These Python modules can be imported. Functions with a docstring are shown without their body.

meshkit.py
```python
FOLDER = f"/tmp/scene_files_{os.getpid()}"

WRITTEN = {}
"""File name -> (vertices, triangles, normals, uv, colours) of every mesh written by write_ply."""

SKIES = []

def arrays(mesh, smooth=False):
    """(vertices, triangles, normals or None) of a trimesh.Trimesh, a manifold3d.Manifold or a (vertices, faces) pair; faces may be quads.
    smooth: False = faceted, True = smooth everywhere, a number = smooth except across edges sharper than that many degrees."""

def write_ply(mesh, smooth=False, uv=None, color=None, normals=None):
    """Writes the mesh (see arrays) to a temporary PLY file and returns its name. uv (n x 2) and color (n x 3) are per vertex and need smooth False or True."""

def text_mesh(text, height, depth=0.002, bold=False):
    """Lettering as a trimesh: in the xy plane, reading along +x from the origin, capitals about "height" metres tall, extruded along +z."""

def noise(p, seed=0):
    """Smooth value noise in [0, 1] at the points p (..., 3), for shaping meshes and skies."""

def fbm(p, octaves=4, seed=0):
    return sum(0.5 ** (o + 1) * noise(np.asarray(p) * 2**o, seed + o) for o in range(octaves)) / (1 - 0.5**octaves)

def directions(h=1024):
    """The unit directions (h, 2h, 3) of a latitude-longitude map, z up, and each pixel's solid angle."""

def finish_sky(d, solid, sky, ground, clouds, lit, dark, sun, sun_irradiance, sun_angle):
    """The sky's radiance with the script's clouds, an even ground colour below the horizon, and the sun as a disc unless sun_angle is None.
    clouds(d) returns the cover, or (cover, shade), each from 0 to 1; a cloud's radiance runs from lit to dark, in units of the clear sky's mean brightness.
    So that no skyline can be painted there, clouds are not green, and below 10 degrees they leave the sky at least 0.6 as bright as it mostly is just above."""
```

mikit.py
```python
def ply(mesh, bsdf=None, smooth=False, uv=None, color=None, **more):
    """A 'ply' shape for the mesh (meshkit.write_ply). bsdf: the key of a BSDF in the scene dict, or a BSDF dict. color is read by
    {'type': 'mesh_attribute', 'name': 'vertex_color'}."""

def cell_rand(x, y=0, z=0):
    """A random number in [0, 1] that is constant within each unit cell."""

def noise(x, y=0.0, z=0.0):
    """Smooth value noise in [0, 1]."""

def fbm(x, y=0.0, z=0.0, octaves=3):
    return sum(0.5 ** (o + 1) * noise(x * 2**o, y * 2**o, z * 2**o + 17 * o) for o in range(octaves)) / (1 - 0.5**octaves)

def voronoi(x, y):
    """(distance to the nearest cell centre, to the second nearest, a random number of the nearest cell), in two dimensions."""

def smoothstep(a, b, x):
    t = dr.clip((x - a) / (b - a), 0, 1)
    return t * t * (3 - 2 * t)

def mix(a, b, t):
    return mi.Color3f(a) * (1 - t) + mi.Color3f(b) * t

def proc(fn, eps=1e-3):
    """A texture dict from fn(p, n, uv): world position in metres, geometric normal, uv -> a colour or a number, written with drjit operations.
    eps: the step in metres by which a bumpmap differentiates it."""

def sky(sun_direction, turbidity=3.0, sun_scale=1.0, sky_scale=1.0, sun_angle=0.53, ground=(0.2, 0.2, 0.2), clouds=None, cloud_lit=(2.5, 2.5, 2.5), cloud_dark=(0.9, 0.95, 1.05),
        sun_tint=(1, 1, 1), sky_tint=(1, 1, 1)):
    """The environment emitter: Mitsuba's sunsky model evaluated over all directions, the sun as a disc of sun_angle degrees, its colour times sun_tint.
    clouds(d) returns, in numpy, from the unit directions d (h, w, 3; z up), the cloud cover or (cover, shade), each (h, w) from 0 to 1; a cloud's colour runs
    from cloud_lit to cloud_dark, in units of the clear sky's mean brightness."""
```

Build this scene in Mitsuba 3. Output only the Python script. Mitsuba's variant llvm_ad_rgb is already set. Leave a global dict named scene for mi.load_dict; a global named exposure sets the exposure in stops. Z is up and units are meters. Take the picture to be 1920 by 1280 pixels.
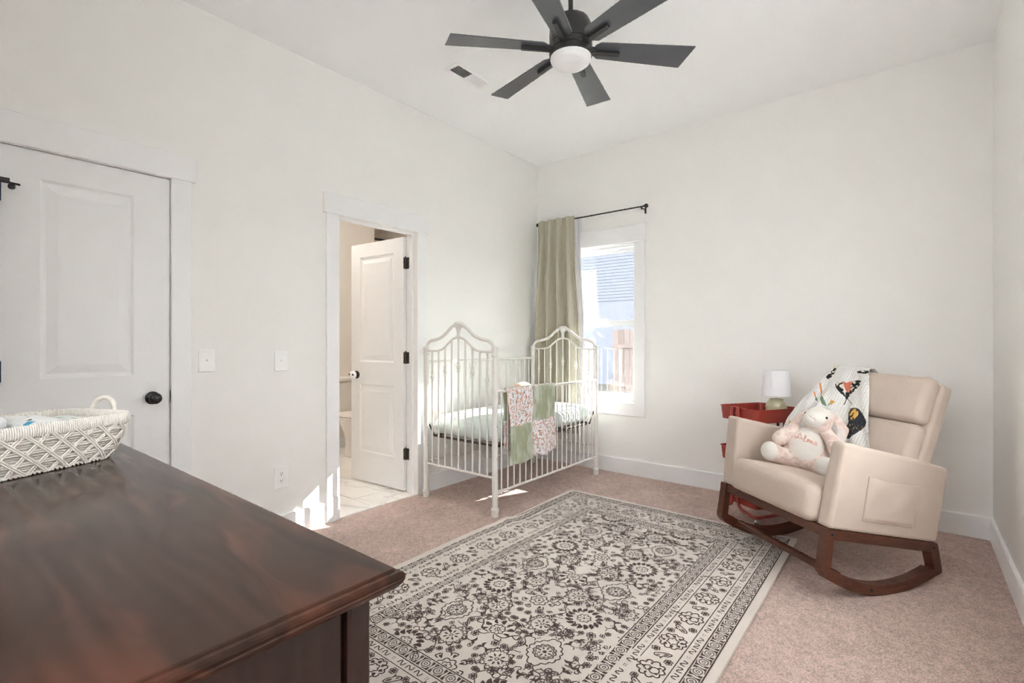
import math, random
import numpy as np, trimesh, mitsuba as mi, drjit as dr
import manifold3d as m3
from mikit import proc, noise, fbm, voronoi, smoothstep, mix, cell_rand, ply, sky
import mikit, meshkit

# ------------------------------------------------------------------ camera, sky, sun, exposure
T = mi.ScalarTransform4f
scene, labels = {}, {}
YAW, FPX = 0.6794, 927.4
EYE = np.array([3.035, -4.170, 1.2065])
FWD = np.array([-math.sin(YAW), math.cos(YAW), 0.0])
RGT = np.array([math.cos(YAW), math.sin(YAW), 0.0])
scene['camera'] = {'type': 'perspective', 'fov': math.degrees(2 * math.atan(960 / FPX)), 'fov_axis': 'x', 'near_clip': 0.05,
                   'to_world': T().look_at(origin=EYE.tolist(), target=(EYE + FWD).tolist(), up=[0, 0, 1])}
SUN = np.array([0.385, 1.0, 0.70])
SUN /= np.linalg.norm(SUN)
SKY_LEVEL = 5.5
SUN_LEVEL = 6.5
scene['sky'] = sky(SUN, turbidity=4.0, sun_scale=0.0, sky_scale=SKY_LEVEL, ground=(0.62, 0.635, 0.64),
                   clouds=lambda d: 0.72 + 0.2 * meshkit.fbm(d * 3.0, 3, seed=5), cloud_lit=(2.1, 2.05, 1.95), cloud_dark=(1.2, 1.2, 1.2))
scene['sun'] = {'type': 'directional', 'direction': (-SUN).tolist(), 'irradiance': {'type': 'rgb', 'value': [SUN_LEVEL, SUN_LEVEL * .96, SUN_LEVEL * .88]}}
exposure = 2.88

# ------------------------------------------------------------------ room numbers
W, H, YS = 3.42, 3.03, -4.38          # width (x), ceiling height, wall behind the camera (y)
# ------------------------------------------------------------------ materials
def rgb(*c):
    return {'type': 'rgb', 'value': list(c if len(c) == 3 else c * 3)}
def srgb(r, g, b):
    return [((c / 255) / 12.92 if c / 255 <= .04045 else ((c / 255 + .055) / 1.055) ** 2.4) for c in (r, g, b)]
def mat(key, d, two=True):
    scene[key] = {'type': 'twosided', 'bsdf': d} if two else d
    return key
def prin(key, color, rough=.5, spec=.5, **k):
    return mat(key, {'type': 'principled', 'base_color': color if isinstance(color, dict) else rgb(*color), 'roughness': rough, 'specular': spec, **k})

mat('m_wall', {'type': 'diffuse', 'reflectance': rgb(.855, .85, .829)})
mat('m_ceiling', {'type': 'diffuse', 'reflectance': rgb(.915, .925, .93)})
prin('m_trim', (.835, .835, .84), .38, .35)
prin('m_white', (.87, .865, .86), .4, .4)
prin('m_white_metal', (.70, .68, .645), .32, .5)
prin('m_vinyl', (.86, .87, .88), .3, .5)
prin('m_black', (.012, .012, .012), .35, .5)
prin('m_dark_hole', (.02, .02, .022), .8, .1)  # dark colour standing in for the shade inside slots and duct
prin('m_black_rubber', (.02, .02, .02), .6, .3)
prin('m_fan_black', (.022, .022, .022), .38, .5)
prin('m_fan_blade', (.070, .076, .084), .30, .7)
prin('m_bronze', (.03, .026, .022), .35, .6)
prin('m_diffuser', (.80, .80, .805), .45, .3)
prin('m_steel', (.75, .75, .74), .25, .5, metallic=1.0)
prin('m_spring', (.06, .045, .04), .45, .5, metallic=.6)
prin('m_screw', (.5, .5, .48), .4, .5)
prin('m_red_metal', (.29, .040, .028), .38, .5)
prin('m_bath_wall', (.83, .785, .735), .7, .2)
prin('m_porcelain', (.80, .76, .72), .12, .6)
prin('m_lamp_base', (.42, .40, .27), .2, .6)
mat('m_lamp_shade', {'type': 'principledthin', 'base_color': rgb(.86, .86, .88), 'roughness': .8, 'diff_trans': .5, 'spec_trans': 0.0}, two=False)
mat('m_glass', {'type': 'thindielectric', 'int_ior': 1.5, 'specular_transmittance': rgb(.86, .88, .9), 'specular_reflectance': rgb(.6, .6, .6)}, two=False)
mat('m_clear_glass', {'type': 'thindielectric', 'int_ior': 1.5}, two=False)
mat('m_skirt', {'type': 'diffuse', 'reflectance': rgb(.225, .237, .275)})
mat('m_siding', {'type': 'diffuse', 'reflectance': rgb(.20, .212, .245)})
mat('m_roof', {'type': 'diffuse', 'reflectance': rgb(.10, .10, .11)})
mat('m_fence', {'type': 'diffuse', 'reflectance': rgb(.23, .185, .168)})
mat('m_fence_dark', {'type': 'diffuse', 'reflectance': rgb(.19, .155, .14)})
mat('m_ground', {'type': 'diffuse', 'reflectance': rgb(.15, .147, .13)})
mat('m_vcol', {'type': 'diffuse', 'reflectance': {'type': 'mesh_attribute', 'name': 'vertex_color'}})
prin('m_wicker', {'type': 'mesh_attribute', 'name': 'vertex_color'}, .6, .3)
prin('m_navy', (.02, .03, .06), .7, .2)
prin('m_canvas', (.74, .73, .70), .8, .2)
prin('m_tub', (.80, .84, .86), .3, .5)
prin('m_dark_jar', (.06, .06, .065), .4, .5)
prin('m_stitch', (.55, .25, .20), .7, .2)
prin('m_mouth', (.42, .36, .33), .7, .2)
prin('m_lining', (.74, .74, .76), .85, .1)

def carpet_col(p, n, uv):
    speck = noise(p.x * 260, p.y * 260) * .6 + noise(p.x * 520 + 31, p.y * 520) * .4
    tuft = fbm(p.x * 45, p.y * 45, 3.0, 3)
    mott = fbm(p.x * 5 + 9, p.y * 5, 1.0, 3)
    k = 1 + 1.0 * (speck - .5) + .34 * (tuft - .5) + .26 * (mott - .5)
    return mi.Color3f(.505, .386, .348) * k
def carpet_bump(p, n, uv):
    return noise(p.x * 230, p.y * 230) * .7 + noise(p.x * 70, p.y * 70) * .6
mat('m_carpet', {'type': 'bumpmap', 'tex': proc(carpet_bump, 8e-4), 'scale': .0035, 'bsdf': {'type': 'diffuse', 'reflectance': proc(carpet_col)}})

def cherry_col(p, n, uv):                      # grain runs along x
    w = fbm(p.x * 1.6, p.y * 7, p.z * 7, 3)
    g = noise(p.x * 6 + w * 5, p.y * 95 + w * 14, p.z * 95)
    r = smoothstep(.48, .74, fbm(p.x * 3.6 + 4, p.y * 19 + w * 8, p.z * 9, 4))
    c = mix((.030, .0135, .009), (.078, .025, .013), r * .6)
    return c * (.62 + .7 * g)
prin('m_cherry', proc(cherry_col), .14, .22, clearcoat=.08, clearcoat_gloss=.95)
def cherry_side_col(p, n, uv):                 # upright grain
    w = fbm(p.x * 9, p.y * 9, p.z * 1.6, 3)
    g = noise(p.x * 120 + w * 12, p.y * 120, p.z * 6)
    r = smoothstep(.45, .75, fbm(p.x * 12, p.y * 12 + w * 4, p.z * 2.0, 3))
    return mix((.026, .0095, .0065), (.075, .023, .012), r * .7) * (.7 + .5 * g)
prin('m_cherry_side', proc(cherry_side_col), .28, .5, clearcoat=.4)
def walnut_col(p, n, uv):
    w = fbm(p.x * 6, p.y * 6, p.z * 6, 3)
    g = noise(p.x * 40 + w * 10, p.y * 40, p.z * 160 + w * 12)
    return mix((.040, .0125, .0075), (.100, .034, .017), w) * (.7 + .55 * g)
prin('m_walnut', proc(walnut_col), .32, .5)
def suede_col(p, n, uv):
    m = fbm(p.x * 9, p.y * 9, p.z * 9, 3)
    s = noise(p.x * 420, p.y * 420, p.z * 420)
    return mi.Color3f(.495, .412, .355) * (.93 + .12 * m + .05 * (s - .5))
prin('m_suede', proc(suede_col), .85, .15, sheen=.35)
prin('m_seam', (.44, .36, .31), .85, .1)
def sage_col(p, n, uv):
    s = noise(p.x * 500, p.y * 120, p.z * 30) * .5 + noise(p.x * 60, p.y * 60, p.z * 700) * .5
    return mi.Color3f(.44, .41, .325) * (.86 + .28 * s)
prin('m_sage', proc(sage_col), .75, .2, sheen=.2)
def mint_col(p, n, uv):
    m = fbm(p.x * 12, p.y * 12, p.z * 12, 2)
    return mi.Color3f(.62, .69, .665) * (.94 + .12 * m)
prin('m_mint', proc(mint_col), .85, .1)
def floral_col(p, n, uv):
    wx, wy = noise(uv.x * 150, uv.y * 150) * .012, noise(uv.x * 150 + 40, uv.y * 150 + 9) * .012
    d, d2, r = voronoi((uv.x + wx) * 92, (uv.y + wy) * 66)
    e, e2, q = voronoi((uv.x + wy) * 62 + 7.3, (uv.y + wx) * 62 + 2.1)
    c = mi.Color3f(.80, .79, .80)
    c = mix(c, (.55, .22, .15), smoothstep(.50, .38, d) * dr.select(r < .36, .95, 0))
    c = mix(c, (.16, .07, .06), smoothstep(.44, .32, d) * dr.select((r > .36) & (r < .52), .95, 0))
    c = mix(c, (.80, .52, .40), smoothstep(.46, .34, d) * dr.select((r > .50) & (r < .66), .9, 0))
    c = mix(c, (.28, .33, .22), smoothstep(.30, .22, e) * dr.select(q < .35, .9, 0))
    c = mix(c, (.50, .55, .66), smoothstep(.30, .22, e) * dr.select(q > .82, .7, 0))
    return c
prin('m_floral', proc(floral_col), .85, .1)
def quilt_green_col(p, n, uv):
    m = fbm(uv.x * 26, uv.y * 9, 1.0, 3)
    s = noise(uv.x * 40, uv.y * 600) * .5 + noise(uv.x * 600, uv.y * 40) * .5
    return mix((.34, .365, .25), (.54, .575, .50), smoothstep(.3, .75, m)) * (.88 + .24 * s)
prin('m_quilt_green', proc(quilt_green_col), .85, .1)
def marble_col(p, n, uv):
    w = fbm(p.x * 3 + 2, p.y * 3, 1.0, 4)
    v = smoothstep(.035, .0, dr.abs(fbm(p.x * 2.2 + w * 1.5, p.y * 4 + w, 7.0, 4) - .5))
    return mix((.80, .78, .75), (.55, .53, .52), v * .55) * (.94 + .1 * w)
prin('m_marble', proc(marble_col), .15, .5)
prin('m_grout', (.62, .60, .57), .8, .1)
def bath_tile_col(p, n, uv):
    gx, gz = dr.abs(p.x / .30 - dr.floor(p.x / .30) - .5), dr.abs(p.z / .15 - dr.floor(p.z / .15) - .5)
    return mix((.78, .73, .68), (.58, .53, .48), dr.select((gx > .49) | (gz > .48), 1.0, 0.0))
prin('m_bath_tile', proc(bath_tile_col), .25, .5)
def pillow_col(p, n, uv):
    return mi.Color3f(.66, .44, .36) * (.8 + .4 * noise(p.x * 160, p.y * 160, p.z * 160))
prin('m_peach', proc(pillow_col), .9, .1)
prin('m_rug', {'type': 'mesh_attribute', 'name': 'vertex_color'}, .9, .1)
scene['m_bunny'] = {'type': 'twosided', 'bsdf': {'type': 'bumpmap', 'tex': proc(lambda p, n, uv: noise(p.x * 420, p.y * 420, p.z * 420), 6e-4), 'scale': .0012,
                    'bsdf': {'type': 'principled', 'base_color': {'type': 'mesh_attribute', 'name': 'vertex_color'}, 'roughness': .9, 'specular': .1, 'sheen': .3}}}

# ------------------------------------------------------------------ helpers
def free(key):
    if key not in scene and key not in holders: return key
    k = 1
    while f'{key}_{k:03d}' in scene or f'{key}_{k:03d}' in holders: k += 1
    return f'{key}_{k:03d}'
holders = set()
def put(key, mesh, m, smooth=False, parent=None, to_world=None, label=None, cat=None, group=None, kind=None, **k):
    key = free(f'{parent}__{key}' if parent else key)
    scene[key] = ply(mesh, m, smooth, **k)
    if to_world is not None: scene[key]['to_world'] = to_world
    note(key, label, cat, group, kind)
    return key
def again(src, key, to_world=None, parent=None):
    key = free(f'{parent}__{key}' if parent else key)
    scene[key] = dict(scene[src])
    if to_world is not None: scene[key]['to_world'] = to_world
    return key
def note(key, label=None, cat=None, group=None, kind=None):
    d = {a: b for a, b in (('label', label), ('category', cat), ('group', group), ('kind', kind)) if b}
    if d: labels[key] = d
def thing(key, label=None, cat=None, group=None, kind=None):
    key = free(key); holders.add(key); note(key, label, cat, group, kind)
    return key
def tm(v, f): return trimesh.Trimesh(np.asarray(v, float), np.asarray(f, int), process=False)
def cat_(ms): return trimesh.util.concatenate(list(ms))
def box(x0, x1, y0, y1, z0, z1, c=0.0):
    lo, hi = np.array([min(x0, x1), min(y0, y1), min(z0, z1)]), np.array([max(x0, x1), max(y0, y1), max(z0, z1)])
    if c <= 0:
        return trimesh.creation.box(bounds=[lo, hi])
    c = min(c, (hi - lo).min() * .45)
    P = []
    for a in range(3):
        for s in np.ndindex(2, 2, 2):
            q = np.where(np.array(s) == 0, lo, hi).astype(float)
            for b in range(3):
                if b != a: q[b] += c if s[b] == 0 else -c
            P.append(q)
    return trimesh.convex.convex_hull(np.array(P))
def mbox(x0, x1, y0, y1, z0, z1):
    return m3.Manifold.cube([x1 - x0, y1 - y0, z1 - z0]).translate([x0, y0, z0])
def rbox(sx, sy, sz, r, seg=4, inner=6, fn=None):
    """rounded box about the origin; fn(points) deforms it"""
    def lines(h):
        a = r * (1 - np.cos(np.linspace(0, math.pi / 2, seg + 1)))
        mid = np.linspace(-h + r, h - r, inner + 1)
        return np.unique(np.round(np.concatenate([-h + a, mid, h - a]), 7))
    hs = np.array([sx, sy, sz]) / 2
    V, Fc = [], []
    for ax in range(3):
        b, c = [(1, 2), (2, 0), (0, 1)][ax]
        lb, lc = lines(hs[b]), lines(hs[c])
        for s in (-1, 1):
            B, Cc = np.meshgrid(lb, lc, indexing='ij')
            P = np.zeros(B.shape + (3,)); P[..., ax] = s * hs[ax]; P[..., b] = B; P[..., c] = Cc
            n0 = sum(len(v) for v in V); V.append(P.reshape(-1, 3))
            nb, nc = len(lb), len(lc)
            i, j = np.meshgrid(np.arange(nb - 1), np.arange(nc - 1), indexing='ij')
            q = np.stack([i * nc + j, (i + 1) * nc + j, (i + 1) * nc + j + 1, i * nc + j + 1], -1).reshape(-1, 4) + n0
            if s < 0: q = q[:, ::-1]
            Fc += [q[:, [0, 1, 2]], q[:, [0, 2, 3]]]
    P = np.vstack(V)
    core = np.clip(P, -(hs - r), hs - r)
    d = P - core
    L = np.linalg.norm(d, axis=1, keepdims=True)
    P = core + r * d / np.maximum(L, 1e-9)
    m = trimesh.Trimesh(P, np.vstack(Fc), process=False)
    m.merge_vertices(digits_vertex=6)
    if fn is not None: m.vertices = fn(np.array(m.vertices))
    return m
def frames(P, closed):
    if closed:
        t = np.roll(P, -1, 0) - np.roll(P, 1, 0)
    else:
        t = np.gradient(P, axis=0)
    t /= np.linalg.norm(t, axis=1, keepdims=True) + 1e-12
    n = np.zeros_like(P)
    a = np.array([0, 0, 1.]) if abs(t[0][2]) < .9 else np.array([1., 0, 0])
    n[0] = np.cross(t[0], a); n[0] /= np.linalg.norm(n[0])
    for i in range(1, len(P)):
        v = n[i - 1] - t[i] * (n[i - 1] @ t[i]); n[i] = v / (np.linalg.norm(v) + 1e-12)
    return t, n, np.cross(t, n)
def tube(pts, r, sides=8, closed=False, caps=True, squash=None):
    P = np.asarray(pts, float); N = len(P)
    t, n, b = frames(P, closed)
    r = np.broadcast_to(r, (N,))
    a = np.arange(sides) * 2 * math.pi / sides
    k = squash or (1, 1)
    V = (P[:, None] + r[:, None, None] * (k[0] * np.cos(a)[None, :, None] * n[:, None] + k[1] * np.sin(a)[None, :, None] * b[:, None])).reshape(-1, 3)
    M = N if closed else N - 1
    i, j = np.meshgrid(np.arange(M), np.arange(sides), indexing='ij')
    i2, j2 = (i + 1) % N, (j + 1) % sides
    q = np.stack([i * sides + j, i2 * sides + j, i2 * sides + j2, i * sides + j2], -1).reshape(-1, 4)
    q = q[:, ::-1]
    F = [q[:, [0, 1, 2]], q[:, [0, 2, 3]]]
    if caps and not closed:
        V = np.vstack([V, P[0], P[-1]]); k = np.arange(sides)
        F.append(np.stack([(k + 1) % sides, k, np.full(sides, N * sides)], -1)[:, ::-1])
        e = (N - 1) * sides
        F.append(np.stack([e + k, e + (k + 1) % sides, np.full(sides, N * sides + 1)], -1)[:, ::-1])
    return tm(V, np.vstack(F))
def spline(pts, n=12, closed=False):
    P = np.asarray(pts, float)
    if closed: Q = np.vstack([P[-1], P, P[0], P[1]])
    else: Q = np.vstack([2 * P[0] - P[1], P, 2 * P[-1] - P[-2]])
    out = []
    for i in range(1, len(Q) - 2):
        t = np.linspace(0, 1, n, endpoint=False)[:, None]
        p0, p1, p2, p3 = Q[i - 1], Q[i], Q[i + 1], Q[i + 2]
        out.append(.5 * (2 * p1 + (p2 - p0) * t + (2 * p0 - 5 * p1 + 4 * p2 - p3) * t ** 2 + (3 * p1 - p0 - 3 * p2 + p3) * t ** 3))
    if not closed: out.append(Q[-2][None])
    return np.vstack(out)
def lathe(profile, sides=32, at=(0, 0, 0)):
    """profile: (r, z) from bottom to top"""
    p = np.asarray(profile, float); N = len(p)
    a = np.arange(sides) * 2 * math.pi / sides
    V = np.stack([p[:, :1] * np.cos(a), p[:, :1] * np.sin(a), np.repeat(p[:, 1:2], sides, 1)], -1).reshape(-1, 3) + np.asarray(at)
    i, j = np.meshgrid(np.arange(N - 1), np.arange(sides), indexing='ij')
    j2 = (j + 1) % sides
    q = np.stack([i * sides + j, i * sides + j2, (i + 1) * sides + j2, (i + 1) * sides + j], -1).reshape(-1, 4)
    m = tm(V, np.vstack([q[:, [0, 1, 2]], q[:, [0, 2, 3]]]))
    m.merge_vertices(digits_vertex=7)
    m.update_faces(m.nondegenerate_faces())
    return m
def prism(poly, z0, z1):
    """extrude a 2-D polygon (list of points) along z"""
    from shapely.geometry import Polygon
    pg = poly if hasattr(poly, 'exterior') else Polygon(poly)
    m = trimesh.creation.extrude_polygon(pg, z1 - z0, engine='earcut'); m.apply_translation([0, 0, z0])
    return m
def swap(m, M):
    """apply the 3x3 matrix (columns: images of x, y, z)"""
    m = m.copy(); A = np.asarray(M, float)
    m.vertices = np.array(m.vertices) @ A.T
    if np.linalg.det(A) < 0: m.faces = np.array(m.faces)[:, ::-1]
    return m
def move(m, d):
    m = m.copy(); m.apply_translation(d); return m
def grid(P, flip=False):
    """P: (nu, nv, 3) -> mesh and uv"""
    nu, nv = P.shape[:2]
    i, j = np.meshgrid(np.arange(nu - 1), np.arange(nv - 1), indexing='ij')
    q = np.stack([i * nv + j, (i + 1) * nv + j, (i + 1) * nv + j + 1, i * nv + j + 1], -1).reshape(-1, 4)
    if flip: q = q[:, ::-1]
    return tm(P.reshape(-1, 3), np.vstack([q[:, [0, 1, 2]], q[:, [0, 2, 3]]]))
def sheet(P, t):
    """closed thin cloth from the (nu, nv, 3) grid, t thick; returns mesh and the grid index of every vertex"""
    nu, nv = P.shape[:2]
    du, dv = np.gradient(P, axis=0), np.gradient(P, axis=1)
    n = np.cross(du, dv); n /= np.linalg.norm(n, axis=-1, keepdims=True) + 1e-12
    A, B = (P + n * t / 2).reshape(-1, 3), (P - n * t / 2).reshape(-1, 3)
    i, j = np.meshgrid(np.arange(nu - 1), np.arange(nv - 1), indexing='ij')
    q = np.stack([i * nv + j, (i + 1) * nv + j, (i + 1) * nv + j + 1, i * nv + j + 1], -1).reshape(-1, 4)
    K = nu * nv
    rim = [k * nv for k in range(nu)] + [(nu - 1) * nv + k for k in range(1, nv)] + [k * nv + nv - 1 for k in range(nu - 2, -1, -1)] + [k for k in range(nv - 2, 0, -1)]
    rim = np.array(rim); r2 = np.roll(rim, -1)
    s = np.stack([rim, rim + K, r2 + K, r2], -1)
    q = np.vstack([q, (q + K)[:, ::-1], s])
    return tm(np.vstack([A, B]), np.vstack([q[:, [0, 1, 2]], q[:, [0, 2, 3]]])), np.concatenate([np.arange(K)] * 2)
def rings(R):
    """loft of closed rings (k, n, 3), capped at both ends by a fan"""
    R = np.asarray(R, float); k, n = R.shape[:2]
    V = np.vstack([R.reshape(-1, 3), R[0].mean(0), R[-1].mean(0)])
    i, j = np.meshgrid(np.arange(k - 1), np.arange(n), indexing='ij'); j2 = (j + 1) % n
    q = np.stack([i * n + j, i * n + j2, (i + 1) * n + j2, (i + 1) * n + j], -1).reshape(-1, 4)
    a = np.arange(n); b = (a + 1) % n
    F = np.vstack([q[:, [0, 1, 2]], q[:, [0, 2, 3]], np.stack([b, a, np.full(n, k * n)], -1), np.stack([(k - 1) * n + a, (k - 1) * n + b, np.full(n, k * n + 1)], -1)])
    m = tm(V, F)
    if m.volume < 0: m.faces = np.array(m.faces)[:, ::-1]
    return m
def rect_ring(x0, x1, y0, y1, z):
    return [(x0, y0, z), (x1, y0, z), (x1, y1, z), (x0, y1, z)]
def surface_net(f, lo, hi, h):
    """closed mesh of f < 0 (f vectorised on points)"""
    n = np.ceil((np.asarray(hi) - lo) / h).astype(int) + 1
    g = [lo[a] + np.arange(n[a]) * h for a in range(3)]
    X = np.stack(np.meshgrid(*g, indexing='ij'), -1)
    v = f(X.reshape(-1, 3)).reshape(n)
    acc, cnt = np.zeros(tuple(n - 1) + (3,)), np.zeros(tuple(n - 1))
    c = [slice(0, -1), slice(1, None)]
    for ax in range(3):
        o1, o2 = [a for a in range(3) if a != ax]
        for s1 in (0, 1):
            for s2 in (0, 1):
                ia, ib = [None] * 3, [None] * 3
                ia[ax], ib[ax] = c[0], c[1]
                ia[o1] = ib[o1] = c[s1]; ia[o2] = ib[o2] = c[s2]
                a, b = v[tuple(ia)], v[tuple(ib)]
                on = (a < 0) != (b < 0)
                t = np.where(on, a / np.where(on, a - b, 1), 0)
                p = np.zeros(a.shape + (3,)); p[..., ax] = t; p[..., o1] = s1; p[..., o2] = s2
                acc += p * on[..., None]; cnt += on
    act = cnt > 0
    idx = -np.ones(act.shape, int); idx[act] = np.arange(act.sum())
    base = np.argwhere(act)
    V = np.asarray(lo) + (base + acc[act] / cnt[act][:, None]) * h
    F = []
    for ax in range(3):
        o1, o2 = (ax + 1) % 3, (ax + 2) % 3
        sl = [slice(1, -1)] * 3; sl[ax] = slice(0, -1); s2 = [slice(1, -1)] * 3; s2[ax] = slice(1, None)
        a, b = v[tuple(sl)], v[tuple(s2)]
        on = np.argwhere((a < 0) != (b < 0))
        if not len(on): continue
        inside = (a < 0)[tuple(on.T)]
        q = on.copy(); q[:, o1] += 1; q[:, o2] += 1
        def at(d1, d2):
            w = q.copy(); w[:, o1] += d1; w[:, o2] += d2
            return idx[tuple(w.T)]
        quad = np.stack([at(-1, -1), at(0, -1), at(0, 0), at(-1, 0)], -1)
        quad[~inside] = quad[~inside][:, ::-1]
        F.append(quad)
    q = np.vstack(F)
    return tm(V, np.vstack([q[:, [0, 1, 2]], q[:, [0, 2, 3]]]))

# ------------------------------------------------------------------ the room
D2A, D2B, D2T = -2.300, -1.610, 2.062       # open doorway (clear opening on wall_left)
D1A, D1B, D1T = -3.925, -3.270, 2.062       # closed door
WX0, WX1, WZ0, WZ1 = 0.220, 1.092, 0.645, 2.106
wl = mbox(-.12, 0, YS - .12, .14, -.02, H) - mbox(-.2, .1, D2A - .018, D2B + .018, -.05, D2T + .018) - mbox(-.075, .1, D1A - .015, D1B + .015, -.05, D1T + .015)
put('wall_left', wl, 'm_wall', kind='structure')
wb = mbox(-3.0, W + .12, 0, .14, -.02, H) - mbox(WX0, WX1, -.1, .3, WZ0, WZ1)
put('wall_back', wb, 'm_wall', kind='structure')
ADDED_FW = [(1.85, 3.15)]             # added fill windows in the wall behind the camera
ws = mbox(-.12, W + .12, YS - .14, YS, -.02, H)
for a, b in ADDED_FW: ws = ws - mbox(a, b, YS - .3, YS + .1, 1.0, 2.6)
put('wall_front', ws, 'm_wall', kind='structure')
UNSEEN_RW = (-2.45, -1.40)  # out-of-view window in the right wall, placed to light floor and left wall
wr = mbox(W, W + .12, YS - .12, .14, -.02, H) - mbox(W - .1, W + .3, UNSEEN_RW[0], UNSEEN_RW[1], .70, 2.05)
put('wall_right', wr, 'm_wall', kind='structure')
put('ceiling', box(-3.0, W + .12, YS - .14, .14, H, H + .1), 'm_ceiling', kind='structure')
put('floor', box(-.02, W + .12, YS - .14, .14, -.06, 0), 'm_carpet', kind='structure')
def base_board(p0, p1, inward, name):
    """p0 -> p1 along a wall, inward = unit normal into the room"""
    p0, p1, n = np.array(p0, float), np.array(p1, float), np.array(inward, float)
    prof = [(0, 0), (.015, 0), (.015, .131), (.011, .139), (0, .139)]
    R = [[(p0 + n * a).tolist() + [z] for a, z in prof], [(p1 + n * a).tolist() + [z] for a, z in prof]]
    put(name, rings(R), 'm_trim', kind='structure')
base_board((0, D1B + .085), (0, D2A - .09), (1, 0), 'baseboard_left')
base_board((0, D2B + .09), (0, 0), (1, 0), 'baseboard_left')
base_board((0, 0), (W, 0), (0, -1), 'baseboard_back')
base_board((W, 0), (W, YS), (-1, 0), 'baseboard_right')

def door_leaf(w, h, t, panels):
    """leaf in local coordinates: x 0..w, y 0..t (front face y = 0), z 0..h; panel pockets on both faces. returns leaf, panel meshes"""
    m = mbox(0, w, 0, t, 0, h)
    out = []
    for (a, b, c, d) in panels:
        for s in (0, 1):
            y0, y1 = (-.01, .0101) if s == 0 else (t - .0101, t + .01)
            m = m - mbox(a, b, y0, y1, c, d)
            L = [(0, 0.0002), (.012, .008), (.022, .0095), (.026, .0085), (.058, .002), (.060, .0015)]
            R = []
            for i, dd in L:
                y = dd if s == 0 else t - dd
                R.append([(a + i, y, c + i), (b - i, y, c + i), (b - i, y, d - i), (a + i, y, d - i)])
            back = .0105 if s == 0 else t - .0105
            R.insert(0, [(a, back, c), (b, back, c), (b, back, d), (a, back, d)])
            out.append(rings(R))
    return m, out
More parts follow.
